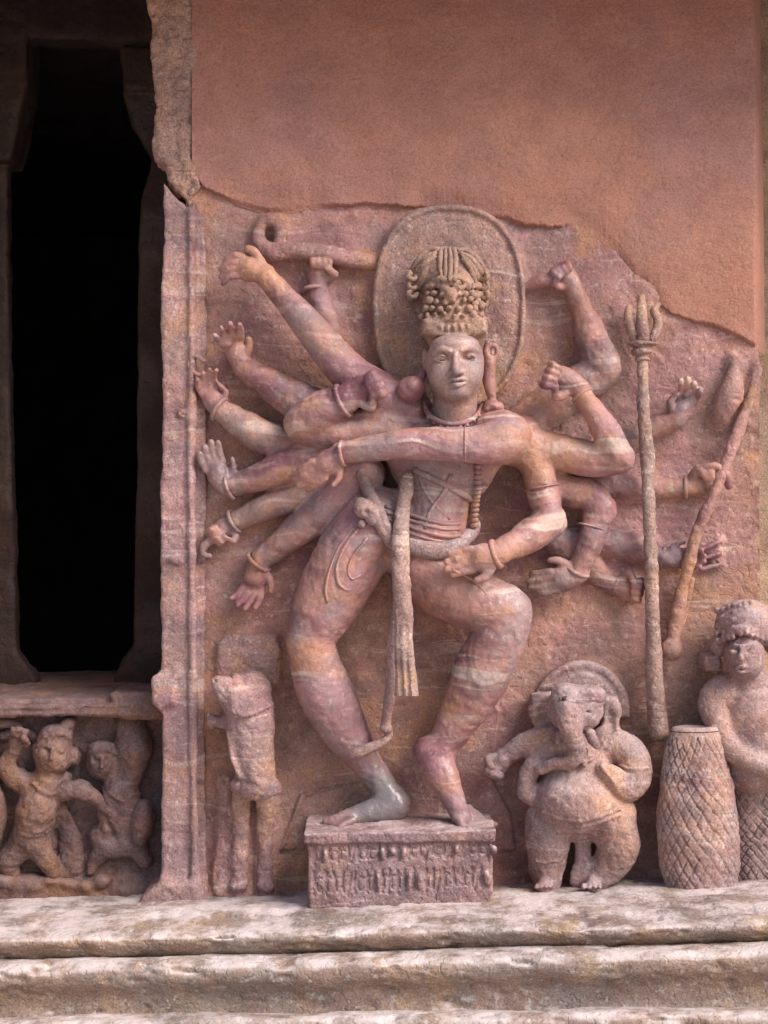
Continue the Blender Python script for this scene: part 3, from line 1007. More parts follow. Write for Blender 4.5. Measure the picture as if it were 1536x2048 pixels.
F.ell(884, 717, .268, 14, 7, .018, 3, k=.003)            # eyeballs
F.ell(938, 714, .266, 13.5, 7, .018, -4, k=.003)
for x0, x1, yy in ((869, 899, 718), (924, 952, 715)):
    xm = (x0 + x1) / 2
    F.chain([(x0, yy, .276, 1.6), (xm, yy - 7, .289, 1.9), (x1, yy, .280, 1.6)], k=.002)
    F.chain([(x0, yy + 1, .275, 1.4), (xm, yy + 6, .286, 1.6), (x1, yy + 1, .279, 1.4)], k=.002)
F.chain([(911, 700, .285, 6), (911, 722, .305, 6.5), (912, 742, .322, 9)], k=.006)   # nose
F.ell(902, 745, .305, 7, 5, .010, k=.005)
F.ell(922, 745, .305, 7, 5, .010, k=.005)
F.chain([(893, 762, .286, 2.5), (904, 758, .303, 4), (913, 759, .307, 3.6), (922, 757, .303, 4), (934, 760, .288, 2.5)], k=.003)
F.chain([(897, 767, .288, 3), (914, 770, .305, 5.2), (930, 766, .290, 3)], k=.003)
F.chain([(890, 763, .302, 1.6), (904, 763.5, .313, 1.8), (914, 764.5, .316, 1.8), (924, 763, .313, 1.8), (937, 761.5, .300, 1.6)], k=.002, sub=True)
for yy in (818, 832):
    F.chain([(862, yy - 6, .19, 2), (885, yy + 3, .222, 2.2), (912, yy + 6, .232, 2.2), (938, yy + 3, .222, 2.2), (958, yy - 6, .19, 2)], k=.004, sub=True)
# ears
F.ell(852, 722, .18, 9, 26, .02, -4, k=.008)
F.ell(974, 706, .18, 9, 26, .02, 4, k=.008)
head = F.obj('head', M_head, fig, amp=.35, chips=0, seed=71)

# ---- tall crown with hair
F = Field(795, 470, 1000, 690, .02, .36, .0024)
F.chain([(908, 655, .185, 62), (905, 615, .18, 60), (902, 585, .17, 52)], k=.01)
F.ell(896, 552, .12, 76, 60, .065, 0, k=.012)
F.prism([(846, 640), (866, 628), (952, 628), (974, 640), (972, 664), (950, 672), (870, 672), (846, 664)], .10, .262, .012, k=.01)
rnd = random.Random(5)
for r_ in range(5):
    yy = 572 + r_ * 14.5
    hw = 42 + r_ * 3
    nb = 8
    for i in range(nb):
        a = (i + .5 * (r_ % 2) - nb / 2 + .25) / nb * 2.3
        F.ell(904 + sin(a) * hw * 1.28 + rnd.uniform(-2, 2), yy + rnd.uniform(-3, 3), .185 + .085 * cos(a) - .004 * (4 - r_) * .8,
              rnd.uniform(4.5, 8), rnd.uniform(4.5, 8), rnd.uniform(.009, .015), rnd.uniform(0, 90), k=.003)
F.chain([(866, 572, .235, 6), (880, 558, .25, 7), (897, 566, .26, 7), (905, 556, .262, 7), (922, 556, .258, 7), (938, 572, .245, 6)], k=.004)
F.ell(902, 590, .262, 15, 16, .016, k=.004)
F.ell(888, 577, .255, 9, 9, .014, k=.004)
F.ell(918, 577, .256, 9, 9, .014, k=.004)
for i in range(13):
    a = (i - 6) / 6 * 1.25
    F.ell(908 + sin(a) * 66, 652 + 3 * cos(a), .165 + .10 * cos(a), 6, 8, .010, k=.003)
for yy in (638, 668):
    F.chain([(908 + sin(a) * 67, yy + 4 * cos(a) - 2, .165 + .10 * cos(a), 3.2) for a in np.linspace(-1.35, 1.35, 9)], k=.004, n=2)
crown = F.obj('crown', M_crown, fig, amp=1.8, chips=.008, seed=75)
FC = F
k_ = 0
for i in range(4):                       # upright locks in the middle
    t = i / 3 - .5
    tube('hair_lock', on(FC, [(896 + 24 * t, 562, 4.5), (896 + 30 * t, 538, 6.0), (896 + 30 * t, 512, 6.0), (895 + 24 * t, 497, 4.5)], .005 - .006 * abs(t), 3), M_crown, crown, seed=100 + i, ns=8, n=1, amp=1.3)
for sg in (-1, 1):                       # bundles that fall to both sides and end in curls
    for i in range(4):
        x0 = 896 + sg * (18 + 4 * i)
        pts = [(x0, 500 + 5 * i, 5.5), (x0 + sg * (18 - i), 501 + 12 * i, 7.5), (x0 + sg * (36 - 4 * i), 514 + 16 * i, 8.0), (896 + sg * 68, 535 + 18 * i, 8.0), (896 + sg * 78, 548 + 18 * i, 6.5)]
        tube('hair_lock', on(FC, pts, .009 - .001 * i, 3), M_crown, crown, seed=110 + i + 7 * sg, ns=10, n=1, amp=1.5)
        cx, cy = 896 + sg * 71, 552 + 18 * i
        if sg > 0 or i < 3:
            tube('hair_curl', [(cx + sg * 8 * cos(a), cy + 7 * sin(a), .165 - .005 * i + .014 * cos(a * .5), 6.0) for a in np.linspace(-1.2, 3.2, 8)], M_crown, crown, seed=140 + i + 9 * sg, ns=10, n=2, amp=1.5)
for i in range(3):
    tube('hair_curl', on(FC, [(944, 574 + i * 18, 5), (958, 572 + i * 18, 7.5), (970, 577 + i * 18, 6.5)], .006, 3), M_crown, crown, seed=160 + i, ns=10, n=1, amp=1.5)

# ---- ornaments
F = Field(770, 730, 880, 830, .05, .3, .003)
F.ell(820, 779, .195, 27, 26, .035, 0, k=.004)
F.ell(828, 772, .205, 22, 20, .034, 0, k=.004)
F.chain([(846, 748, .19, 9), (836, 764, .205, 10)], k=.006)
F.chain([(800, 782, .227, 2.5), (815, 800, .232, 2.5), (838, 800, .225, 2.5)], k=.004, sub=True)
tag(F.obj('earring', M_fig, fig, amp=.8, seed=81), label='large round disc earring')
F = Field(950, 680, 1030, 850, .05, .3, .003)
F.chain([(975 + 9 + 11 * cos(a), 703 + 13 * sin(a), .195, 5.5) for a in np.linspace(0, 2 * pi, 13)], k=.004, n=2)
F.chain([(980, 722, .19, 12), (978, 760, .185, 13), (984, 795, .18, 10)], k=.006)
for yy in (735, 755, 775):
    F.chain([(968, yy, .205, 1.6), (980, yy + 1, .212, 1.6), (992, yy, .2, 1.6)], k=.003, sub=True)
F.ell(986, 812, .185, 20, 12, .028, 10, k=.006)
F.ell(974, 818, .19, 9, 8, .02, k=.006)
F.ell(998, 815, .185, 9, 9, .02, k=.006)
tag(F.obj('earring', M_fig, fig, amp=.8, seed=82), label='long hanging strip earring with a ring above')

tube('necklace', [(846, 800, .16, 4), (856, 826, .19, 5), (878, 843, .212, 5.5), (904, 848, .22, 6), (934, 843, .215, 5.5), (956, 828, .19, 5), (966, 805, .16, 4)], M_fig, fig, ns=10, seed=83)
for i, (x, y, d) in enumerate([(858, 834, .193), (869, 845, .205), (882, 852, .214), (895, 856, .22), (908, 857, .222), (921, 855, .22), (934, 850, .215), (947, 841, .205), (957, 831, .195)]):
    tube('bead', [(x - 4, y, d, 1.5), (x - 2, y, d + .001, 4.2), (x + 2, y, d + .001, 4.2), (x + 4, y, d, 1.5)], M_fig, fig, ns=8, seed=200 + i, amp=.3)

# sacred cord over the chest and belly, beaded string at the flank
tube('chest_cord', on(FB, [(826, 938, 7), (850, 950, 8), (890, 968, 8), (925, 988, 8), (948, 1003, 6)], .001), M_fig, fig, ns=10, flat=.7, n=1, seed=86)
tube('chest_cord', on(FB, [(902, 948, 4.5), (888, 985, 4.5), (862, 1020, 4.5), (850, 1058, 4.5)], .001), M_fig, fig, ns=8, flat=.7, n=1, seed=87)
tube('chest_cord', on(FB, [(836, 940, 4), (846, 975, 4), (868, 1010, 4), (900, 1040, 4)], .0), M_fig, fig, ns=8, flat=.7, n=1, seed=88)
bl = on(FB, [(957, 932, 9), (955, 975, 9), (950, 1010, 9), (948, 1050, 9)], .006, 4)
for i in range(13):
    t = i / 12 * (len(bl) - 1)
    j = min(int(t), len(bl) - 2)
    x, y, d = [bl[j][q] * (1 - t + j) + bl[j + 1][q] * (t - j) for q in range(3)]
    d = max(d, .175 - .004 * i)
    tube('bead', [(x, y - 5, d, 4), (x, y - 2.5, d + .001, 9), (x, y + 2.5, d + .001, 9), (x, y + 5, d, 4)], M_fig, fig, ns=10, seed=220 + i, amp=.4)
for j, (dy, r) in enumerate(((0, 4.2), (11, 4.2), (25, 5.0), (37, 4))):
    tube('waist_band', on(FB, [(770, 1012 + dy, r), (800, 1022 + dy, r), (830, 1033 + dy, r), (862, 1042 + dy, r), (895, 1048 + dy, r), (920, 1046 + dy, r)], .0015), M_fig, fig, ns=8, n=1, seed=90 + j)
# looped scarf across the hips
F = Field(690, 930, 980, 1140, .05, .36, .003)
F.chain(on(FB, [(722, 948, 11), (738, 985, 13), (757, 1028, 15), (778, 1075, 16), (806, 1094, 14)], .012), k=.006, flat=.7, n=1)
F.chain(on(FB, [(742, 1000, 3), (758, 1030, 3), (775, 1068, 3)], .026), k=.004, sub=True, n=1)
F.chain(on(FB, [(806, 1088, 16), (850, 1098, 18), (888, 1099, 18), (920, 1088, 15), (942, 1066, 13), (950, 1048, 11)], .012), k=.006, flat=.7, n=1)
for o_ in (-7, 0, 7):
    F.chain(on(FB, [(815, 1088 + o_, 1.8), (852, 1098 + o_, 1.8), (888, 1099 + o_, 1.8), (915, 1089 + o_, 1.8)], .030), k=.003, sub=True, n=1)
db = front(FB, 730, 1022)
F.chain([(722, 1008, db + .012, 14), (738, 1020, db + .022, 15), (745, 1038, db + .02, 13)], k=.006)
F.ell(728, 1020, db + .012, 20, 17, .03, 20, k=.006)
F.ell(724, 1047, db + .012, 9, 9, .016, 20, k=.004)
F.ell(733, 1025, db + .045, 8, 8, .014, 20, k=.004, sub=True)
F.obj('scarf', M_grey, fig, amp=1.0, chips=.002, seed=95)
# folds of cloth round the hip and thigh
tube('cloth_hem', on(FB, [(722, 1052, 3), (692, 1090, 3.5), (674, 1130, 3.5), (677, 1165, 3.5), (695, 1180, 3.5), (720, 1172, 3)], .001), M_fig, fig, ns=8, n=1, seed=96)
tube('cloth_hem', on(FB, [(710, 1052, 2.6), (678, 1095, 3), (659, 1140, 3), (651, 1180, 3), (655, 1205, 2.5)], .001), M_fig, fig, ns=8, n=1, seed=97)
tube('cloth_hem', on(FB, [(736, 1075, 2.2), (708, 1110, 2.4), (696, 1140, 2.4), (704, 1158, 2.4), (722, 1150, 2)], .0), M_fig, fig, ns=8, n=1, seed=89)
tube('cloth_hem', on(FB, [(905, 1140, 2.4), (945, 1160, 2.6), (975, 1192, 2.6), (980, 1225, 2.6), (966, 1250, 2.4)], .0), M_fig, fig, ns=8, n=1, seed=84)
# long hanging sash end
F = Field(760, 940, 850, 1420, .08, .34, .003)
F.chain([(815, 955, .205, 11), (808, 1010, .225, 15), (802, 1070, .245, 17), (802, 1150, .262, 18), (806, 1220, .268, 18.5), (808, 1300, .268, 20.5), (813, 1392, .262, 25)], k=.004, flat=.75, n=5)
F.prism([(740, 1393), (880, 1393), (880, 1520), (740, 1520)], 0, .4, .001, k=.002, sub=True, dref=.262)
for o_ in (-7, 6):
    F.chain([(806 + o_, 1240, .286, 2), (806 + o_ * 1.2, 1300, .286, 3), (811 + o_ * 1.1, 1392, .28, 3.5)], k=.005, sub=True)
F.obj('sash', M_staff, fig, amp=1.5, chips=.006, seed=98)
# snake-like cord that winds round the ankle
F = Field(680, 1180, 830, 1540, .02, .3, .003)
F.chain([(795, 1200, .20, 9), (788, 1290, .20, 12), (782, 1370, .19, 13), (775, 1425, .175, 11), (772, 1452, .17, 12), (778, 1470, .17, 10), (762, 1485, .175, 10), (735, 1497, .175, 9.5), (708, 1506, .165, 10), (696, 1500, .14, 9)], k=.004, n=4)
F.ell(772, 1458, .178, 15, 10, .018, k=.005)
F.obj('ankle_cord', M_grey, fig, amp=1.4, chips=.003, seed=99)

# ---- bracelets, one for each wrist that shows one
for i, (x, y, d, r, dx, dy, mn) in enumerate([
        (626, 581, .052, 22, .15, 1, 4.5), (686, 802, .195, 33, .9, -.4, 5), (440, 819, .075, 25, .8, .55, 4.5), (470, 1043, .07, 24, .85, -.5, 4.0), (517, 1124, .08, 26, .65, -.8, 5),
        (461, 973, .085, 25, .9, -.3, 3.5), (686, 907, .235, 24, .95, -.15, 4.5), (1164, 790, .182, 21, .55, .85, 4), (992, 1108, .262, 26, .9, -.35, 6), (1154, 1142, .107, 23, .4, -.9, 4.5),
        (1326, 1115, .055, 20, .95, .2, 4.5), (1372, 975, .056, 20, 1, 0, 4.5), (1232, 1173, .058, 19, .9, .4, 4)]):
    ring('bracelet', x, y, d, r, dx, dy, mn, M_fig, fig, seed=300 + i)
for i, (x, y, d, r, dx, dy, mn) in enumerate([(1084, 975, .13, 34.5, .2, 1, 2.2), (930, 889, .267, 37, 1, 0, 2.0), (1186, 1055, .105, 30, -.3, 1, 2.0)]):
    ring('armband', x, y, d, r, dx, dy, mn, M_fig, fig, seed=330 + i, tilt=.05)

# ================================================================== things held in the hands
cl = thing('serpent_club', 'curled serpent-headed club held level beside the halo in a small fist', 'club', P(640, 540, .03))
F = Field(495, 425, 775, 560, -.03, .16, .003)
F.chain([(760, 528, .045, 16), (700, 518, .06, 18), (640, 506, .068, 18), (580, 500, .065, 19), (545, 505, .06, 19), (522, 492, .055, 16), (516, 468, .055, 14), (528, 446, .055, 14), (550, 444, .058, 15), (562, 462, .06, 15), (560, 480, .062, 12)], k=.004)
F.chain([(528, 478, .085, 3), (534, 462, .085, 3), (545, 458, .085, 3)], k=.004, sub=True)
FUSE.append(F)
F.obj('shaft', M_panel, cl, amp=1.4, chips=.003, seed=401)

tr = thing('trident', 'tall stone trident with three prongs and ringed neck standing upright', 'trident', P(1316, 1475, .05))
F = Field(1250, 700, 1350, 1490, -.03, .2, .0035)
F.chain([(1285, 710, .10, 12), (1288, 800, .11, 13.5), (1293, 900, .115, 13.5), (1297, 1000, .12, 13.5), (1302, 1120, .12, 14), (1305, 1250, .115, 16), (1309, 1345, .105, 18), (1312, 1400, .10, 20), (1316, 1462, .09, 21)], k=.004, n=5)
F.chain([(1290, 1382, .128, 2), (1310, 1384, .135, 2), (1332, 1382, .125, 2)], k=.004, sub=True)
FUSE.append(F)
F.obj('shaft', M_staff, tr, amp=1.7, chips=.009, seed=403)
F = Field(1240, 580, 1335, 720, -.03, .2, .003)
F.ell(1285, 704, .10, 23, 11, .03, k=.004)
F.ell(1286, 688, .10, 31, 9, .034, k=.004)
F.ell(1286, 719, .10, 17, 7, .024, k=.004)
F.obj('collar', M_staff, tr, amp=1.2, chips=.003, seed=405)
for i, pts in enumerate([[(1272, 684, .10, 9), (1263, 662, .105, 11), (1256, 636, .10, 10), (1259, 612, .085, 6)],
                         [(1287, 686, .11, 10), (1285, 655, .115, 12), (1284, 625, .105, 12), (1283, 592, .075, 7)],
                         [(1301, 684, .10, 9), (1313, 662, .10, 10), (1316, 640, .095, 10), (1309, 620, .08, 9), (1318, 608, .06, 5)]]):
    tube('prong', pts, M_staff, tr, ns=12, seed=410 + i, amp=1.3)

DOFF = .018
mc = thing('knobbed_rod', 'slanting stone rod with a round knob at its lower end, gripped by hands', 'rod', P(1345, 1318, .03))
F = Field(1315, 720, 1536, 1340, -.03, .16, .003)
F.chain([(1517, 738, .03, 9), (1487, 832, .05, 12), (1455, 918, .07, 12.5), (1425, 992, .08, 13), (1395, 1062, .082, 13), (1380, 1120, .078, 12), (1364, 1180, .065, 13), (1350, 1250, .055, 14), (1344, 1285, .055, 13)], k=.004, n=4)
F.chain([(1383, 1160, .05, 7), (1372, 1215, .045, 6), (1358, 1268, .045, 5)], k=.005)
F.ell(1344, 1298, .06, 21, 21, .027, k=.006)
FUSE.append(F)
F.obj('shaft', M_panel, mc, amp=1.6, chips=.004, seed=421)
bd = thing('stone_bud', 'tall pointed stone bud carved on the wall beside the slanting rod', 'bud', P(1450, 860, .01))
F = Field(1405, 695, 1510, 875, -.03, .12, .003)
F.chain([(1467, 722, .03, 9), (1466, 750, .045, 15), (1462, 785, .055, 25), (1449, 812, .05, 24), (1436, 845, .03, 16)], k=.006)
F.chain([(1440, 805, .08, 3), (1462, 798, .09, 3), (1484, 802, .075, 3)], k=.005, sub=True)
FUSE.append(F)
F.obj('bud', M_panel, bd, amp=1.4, chips=.003, seed=425)

DOFF = 0.0
# ================================================================== plinth
pl = thing('carved_plinth', 'low rectangular stone plinth with worn carved pilasters under the dancer', 'plinth', P(800, 1795, .1))
F = Field(590, 1615, 1015, 1850, -.02, .28, .0024)
F.prism([(612, 1676), (985, 1668), (985, 1822), (618, 1832)], -.02, .235, .007)
F.prism([(606, 1668), (992, 1660), (990, 1684), (606, 1690)], -.02, .246, .007, k=.004)
F.chain([(612, 1742, .240, 2.6), (800, 1735, .240, 2.4), (990, 1722, .240, 2.6)], k=.004, sub=True)
F.chain([(612, 1692, .240, 2.0), (800, 1690, .241, 2.2), (990, 1686, .240, 2.0)], k=.003, sub=True)
rnd = random.Random(8)
for r_, (ya, yb, sl_) in enumerate(((1696, 1730, -.05), (1746, 1796, -.05))):
    x = 628
    i = 0
    while x < 976:
        w_ = rnd.choice((15, 19, 24))
        y0, y1 = ya + sl_ * (x - 620) * .6, yb + sl_ * (x - 620)
        F.chain([(x, y0, .2345, 2.9), (x + rnd.uniform(-3, 3), (y0 + y1) / 2, .2345, 3.3), (x + rnd.uniform(-2, 2), y1 - rnd.uniform(0, 10), .2345, 2.8)], k=.003, sub=True, n=2)
        kind = rnd.random()
        cx_ = x + w_ / 2
        if kind < .45:
            F.chain([(cx_ + w_ * .32 * cos(a), (y0 + y1) / 2 + (y1 - y0) * .30 * sin(a), .2345, 2.5) for a in np.linspace(.5, 5.4, 7)], k=.003, sub=True, n=2)
        elif kind < .75:
            F.ell(cx_, (y0 + y1) / 2, .236, w_ * .30, (y1 - y0) * .36, .010, rnd.uniform(-12, 12), k=.003)
        else:
            F.chain([(cx_ - 4, y1, .2345, 2.5), (cx_ + 1, (y0 + y1) / 2, .2345, 2.8), (cx_ + 5, y0 + 3, .2345, 2.5)], k=.003, sub=True, n=2)
        x += w_
        i += 1
for i in range(7):
    F.ell(rnd.uniform(620, 980), rnd.uniform(1690, 1800), .243, rnd.uniform(4, 14), rnd.uniform(3, 9), .010, rnd.uniform(0, 90), k=.008, sub=True)
F.obj('block', M_plinth, pl, amp=1.5, chips=.006, seed=431)

# ================================================================== bull
bu = thing('bull', 'badly worn upright stone bull beside the panel border, head turned sideways', 'bull', P(500, 1760, .03))
F = Field(400, 1250, 600, 1790, -.03, .24, .0035)
F.prism([(436, 1285), (452, 1268), (552, 1272), (560, 1300), (556, 1372), (520, 1372), (470, 1362), (434, 1350)], -.03, .024, .012, k=.02)
F.chain([(500, 1385, .075, 42), (498, 1440, .085, 50), (505, 1500, .09, 44), (512, 1560, .09, 38)], k=.02)
F.chain([(480, 1410, .11, 34), (455, 1388, .12, 27), (436, 1368, .12, 18)], k=.015)
F.ell(452, 1366, .11, 12, 14, .025, -20, k=.01)
F.chain([(425, 1440, .06, 14), (446, 1444, .075, 14), (470, 1440, .09, 16)], k=.008)
F.chain([(418, 1430, .06, 8), (424, 1452, .06, 8)], k=.006)
F.ell(450, 1384, .155, 4.5, 4.5, .010, k=.004, sub=True)
F.chain([(468, 1382, .135, 10), (474, 1362, .115, 8), (468, 1350, .09, 5)], k=.006)
F.chain([(428, 1376, .145, 2), (440, 1388, .150, 2), (452, 1400, .152, 2)], k=.003, sub=True)
F.ell(430, 1362, .138, 3, 3, .008, k=.003, sub=True)
F.chain([(462, 1420, .142, 4), (486, 1430, .155, 5), (512, 1424, .142, 5), (540, 1412, .12, 4)], k=.006)
F.chain([(476, 1572, .10, 17), (510, 1582, .115, 19), (546, 1576, .10, 16)], k=.01)
F.chain([(458, 1470, .12, 6), (462, 1510, .13, 7), (478, 1550, .13, 7)], k=.01)
F.chain([(486, 1580, .05, 20), (482, 1640, .020, 19), (480, 1700, .012, 18), (478, 1800, .020, 20)], k=.012)
F.chain([(528, 1580, .05, 20), (530, 1640, .016, 19), (530, 1700, .008, 18), (532, 1800, .016, 20)], k=.012)
F.chain([(450, 1560, -.006, 20), (447, 1680, -.006, 20), (446, 1800, .004, 22)], k=.02, flat=.8)
for x_ in (478, 532):
    F.chain([(x_ - 12, 1772, .034, 8), (x_, 1776, .042, 9), (x_ + 12, 1772, .034, 8)], k=.010)
FUSE.append(F)
F.obj('body', M_strip, bu, amp=2.6, chips=.006, seed=441, smooth=2)

# ================================================================== elephant-headed figure
gn = thing('elephant_headed_figure', 'small pot-bellied elephant-headed stone figure with arched halo, standing beside the drum', 'statue', P(1150, 1772, .08))
F = Field(1040, 1300, 1290, 1480, -.03, .08, .003)
arc = [(1164 + 98 * cos(radians(a)), 1420 - 98 * sin(radians(a))) for a in range(-10, 191, 10)]
F.prism(arc, -.02, .03, .010)
F.chain([(1164 + 74 * cos(radians(a)), 1418 - 76 * sin(radians(a)), .034, 6.5) for a in range(0, 181, 15)], k=.004, sub=True, n=2)
F.obj('halo', M_grey, gn, amp=1.3, chips=.003, seed=451)
F = Field(975, 1350, 1310, 1790, -.03, .26, .0032)
F.ell(1160, 1535, .085, 66, 66, .075, 0, k=.03)           # chest
F.ell(1152, 1602, .115, 84, 64, .10, 12, k=.03)          # belly
F.ell(1218, 1638, .10, 44, 48, .07, 25, k=.03)
F.chain([(1100, 1640, .09, 50), (1095, 1690, .085, 45), (1092, 1735, .08, 36), (1095, 1766, .085, 27)], k=.02)
F.chain([(1222, 1640, .10, 50), (1236, 1690, .095, 44), (1214, 1735, .085, 33), (1190, 1762, .085, 25)], k=.02)
F.chain([(1158, 1650, .10, 20), (1166, 1700, .09, 17), (1158, 1760, .085, 20)], k=.012, flat=.7)
F.chain([(1092, 1764, .09, 19), (1086, 1772, .13, 15)], k=.01)
F.chain([(1182, 1762, .09, 19), (1184, 1772, .13, 15)], k=.01)
for i in range(4):
    F.chain([(1074 + i * 9, 1770, .13, 6), (1073 + i * 9, 1774, .15, 5)], k=.003)
    F.chain([(1168 + i * 10, 1770, .13, 6), (1167 + i * 11, 1775, .15, 5)], k=.003)
# arms
F.chain([(1098, 1476, .08, 30), (1050, 1490, .08, 25), (1012, 1512, .075, 19)], k=.012)
hand(F, 1006, 1516, .075, 120, .85, 'fist', thumb=1)
F.chain([(1110, 1500, .10, 26), (1066, 1530, .115, 22), (1050, 1575, .115, 20), (1062, 1592, .11, 16)], k=.012)
F.chain([(1212, 1486, .085, 36), (1258, 1506, .10, 34), (1270, 1552, .115, 35), (1246, 1572, .135, 30), (1224, 1552, .15, 21), (1206, 1536, .155, 14)], k=.012)
for i in range(4):
    F.chain([(1216 + i * 8, 1548 + i * 9, .165, 5.5), (1203 + i * 7, 1534 + i * 9, .175, 5)], k=.003)
# head, trunk, ears
F.ell(1150, 1415, .13, 56, 50, .075, 0, k=.02)
F.ell(1128, 1390, .165, 26, 24, .035, 0, k=.02)
F.ell(1180, 1390, .165, 30, 22, .035, 0, k=.02)
F.chain([(1136, 1415, .185, 28), (1140, 1450, .20, 24), (1147, 1480, .20, 19), (1154, 1504, .195, 16), (1138, 1524, .185, 15), (1106, 1528, .165, 13), (1082, 1538, .15, 12)], k=.015)
F.chain([(1180, 1468, .17, 9), (1188, 1484, .18, 7), (1194, 1494, .185, 4)], k=.008)
F.chain([(1120, 1470, .18, 8), (1116, 1484, .185, 5)], k=.008)
F.prism([(1066, 1394), (1104, 1386), (1112, 1400), (1108, 1450), (1084, 1458), (1064, 1448), (1060, 1418)], .02, .085, .014, k=.012)
F.prism([(1204, 1390), (1236, 1396), (1244, 1420), (1240, 1470), (1222, 1480), (1204, 1462)], .02, .09, .014, k=.012)
F.ell(1086, 1424, .09, 13, 22, .016, 5, k=.008, sub=True)
F.ell(1222, 1438, .098, 11, 26, .018, -5, k=.008, sub=True)
F.chain([(1084, 1378, .09, 5), (1110, 1376, .12, 5)], k=.006)
for yy in (1396, 1402):
    F.chain([(1105, yy + 2, .17, 2.2), (1135, yy - 4, .215, 2.4), (1155, yy + 5, .215, 2.4), (1185, yy + 3, .205, 2.4), (1206, yy, .17, 2.2)], k=.003, sub=(yy > 1398))
F.ell(1176, 1424, .198, 7, 4, .008, 10, k=.003, sub=True)
F.chain([(1170, 1500, .165, 4), (1168, 1528, .175, 6)], k=.004)
for yy in (1628, 1640):
    F.chain(on(F, [(1085, yy - 4, 3), (1120, yy + 10, 3.4), (1160, yy + 14, 3.4), (1200, yy + 4, 3), (1240, yy - 10, 3)], .001), k=.004, n=1)
F.chain(on(F, [(1112, 1492, 3), (1130, 1518, 3), (1180, 1520, 3.5), (1208, 1490, 3)], .001), k=.004, n=1)
for i in range(6):
    F.chain(on(F, [(1128 + i * 2.0, 1434 + i * 13, 1.5), (1142 + i * 2, 1437 + i * 13, 1.8), (1160 + i * 1.0, 1433 + i * 13, 1.5)], .001), k=.003, sub=True, n=1)
F.ell(1152, 1612, .222, 4, 4, .01, k=.005, sub=True)
for yy in (1722,):
    F.chain(on(F, [(1072, yy, 3), (1092, yy + 5, 3), (1114, yy, 3)], .001), k=.003, n=1)
F.chain(on(F, [(1240, 1530, 3), (1262, 1540, 3.2), (1296, 1536, 3)], .001), k=.003, n=1)
FUSE.append(F)
F.obj('body', M_grey, gn, amp=2.0, chips=.005, seed=455)

# ================================================================== drums
def drum(name, label, cx0, cx1, yt, yb, prof, d, mat, seed, lean=0.):
    t0 = thing(name, label, 'drum', P((cx0 + cx1) / 2, yb, d), 'stone drums')
    nu, nv = 220, 170
    u, v = np.meshgrid(np.arange(nu) / nu, np.linspace(0, 1, nv), indexing='ij')
    u, v = u.ravel(), v.ravel()
    pr = np.array(prof)
    hw = np.interp(v, pr[:, 0], pr[:, 1])
    cx = cx0 + (cx1 - cx0) * v
    a = u * 2 * pi
    # net of cords cut into the stone
    wn_ = np.stack([np.cos(a) * .3, np.sin(a) * .3, v * .9], 1)
    v0 = v
    v = v + .028 * vnoise(wn_, 7, seed) + .010 * vnoise(wn_, 25, seed + 1)
    wear = .4 + .75 * sstep(vnoise(wn_, 6, seed + 2) + vnoise(wn_, 17, seed + 3) * .5, -.5, .35)
    g1 = np.abs(((a * 22 / (2 * pi) * 1.0 + v * 9.0) % 1.0) - .5)
    g2 = np.abs(((a * 22 / (2 * pi) * 1.0 - v * 9.0) % 1.0) - .5)
    edge = sstep(v, .03, .07) * sstep(v, 1.0, .97)
    gro = -(.0050 * sstep(g1, .36, .47) + .0050 * sstep(g2, .36, .47)) * edge * wear
    v = v0
    t = (D - d) / D
    r = hw * S * t + gro
    V = np.stack([(cx - 768) * S * t + r * np.cos(a), -d + .62 * r * np.sin(a), CZ + (1024 - (yt + (yb - yt) * v)) * S * t], 1)
    i, j = np.meshgrid(np.arange(nu), np.arange(nv - 1), indexing='ij')
    i, j = i.ravel(), j.ravel()
    i2 = (i + 1) % nu
    q = np.stack([i * nv + j, i2 * nv + j, i2 * nv + j + 1, i * nv + j + 1], 1)
    n = vnormals(V, q)
    c0 = np.stack([(cx - 768) * S * t, np.full_like(cx, -d), V[:, 2]], 1)
    if np.einsum('ij,ij->i', n, V - c0).sum() < 0:
        q = q[:, ::-1].copy()
    V = roughen(V, q, 1.6, .006, seed)
    mesh_obj('drum_body', V, q, mat, t0)
    top = V[np.arange(nu) * nv] + np.array([0, 0, .0])
    ctr = top.mean(0)
    rows = [top + np.array([0, 0, .002])]
    for s_, z_ in ((.93, .010), (.80, .012), (.5, .009), (.2, .008)):
        rows.append(ctr + (top - ctr) * s_ + np.array([0, 0, z_]))
    vv = np.concatenate(rows)
    ff = []
    for r_ in range(len(rows) - 1):
        for k in range(nu):
            l = (k + 1) % nu
            ff.append((r_ * nu + k, r_ * nu + l, (r_ + 1) * nu + l, (r_ + 1) * nu + k))
    ff.append(tuple((len(rows) - 1) * nu + k for k in range(nu)))
    nn = vv[ff[0][1]] - vv[ff[0][0]]
    nrm = np.cross(vv[ff[0][1]] - vv[ff[0][0]], vv[ff[0][2]] - vv[ff[0][1]])
    if nrm[2] < 0:
        ff = [tuple(reversed(x)) for x in ff]
    mesh_obj('drum_head', vv, ff, mat, t0)
    return t0


drum('barrel_drum', 'barrel-shaped stone drum with diamond net of cords beside the elephant-headed figure', 1388, 1402, 1462, 1778,
     [(0, 48), (.06, 56), (.3, 72), (.62, 83), (.85, 80), (1, 72)], .13, M_grey, 461)
drum('flat_drum', 'second netted stone drum half hidden behind the barrel drum, below the drummer', 1522, 1530, 1575, 1765,
     [(0, 60), (.3, 68), (.7, 70), (1, 66)], .055, M_grey, 463)

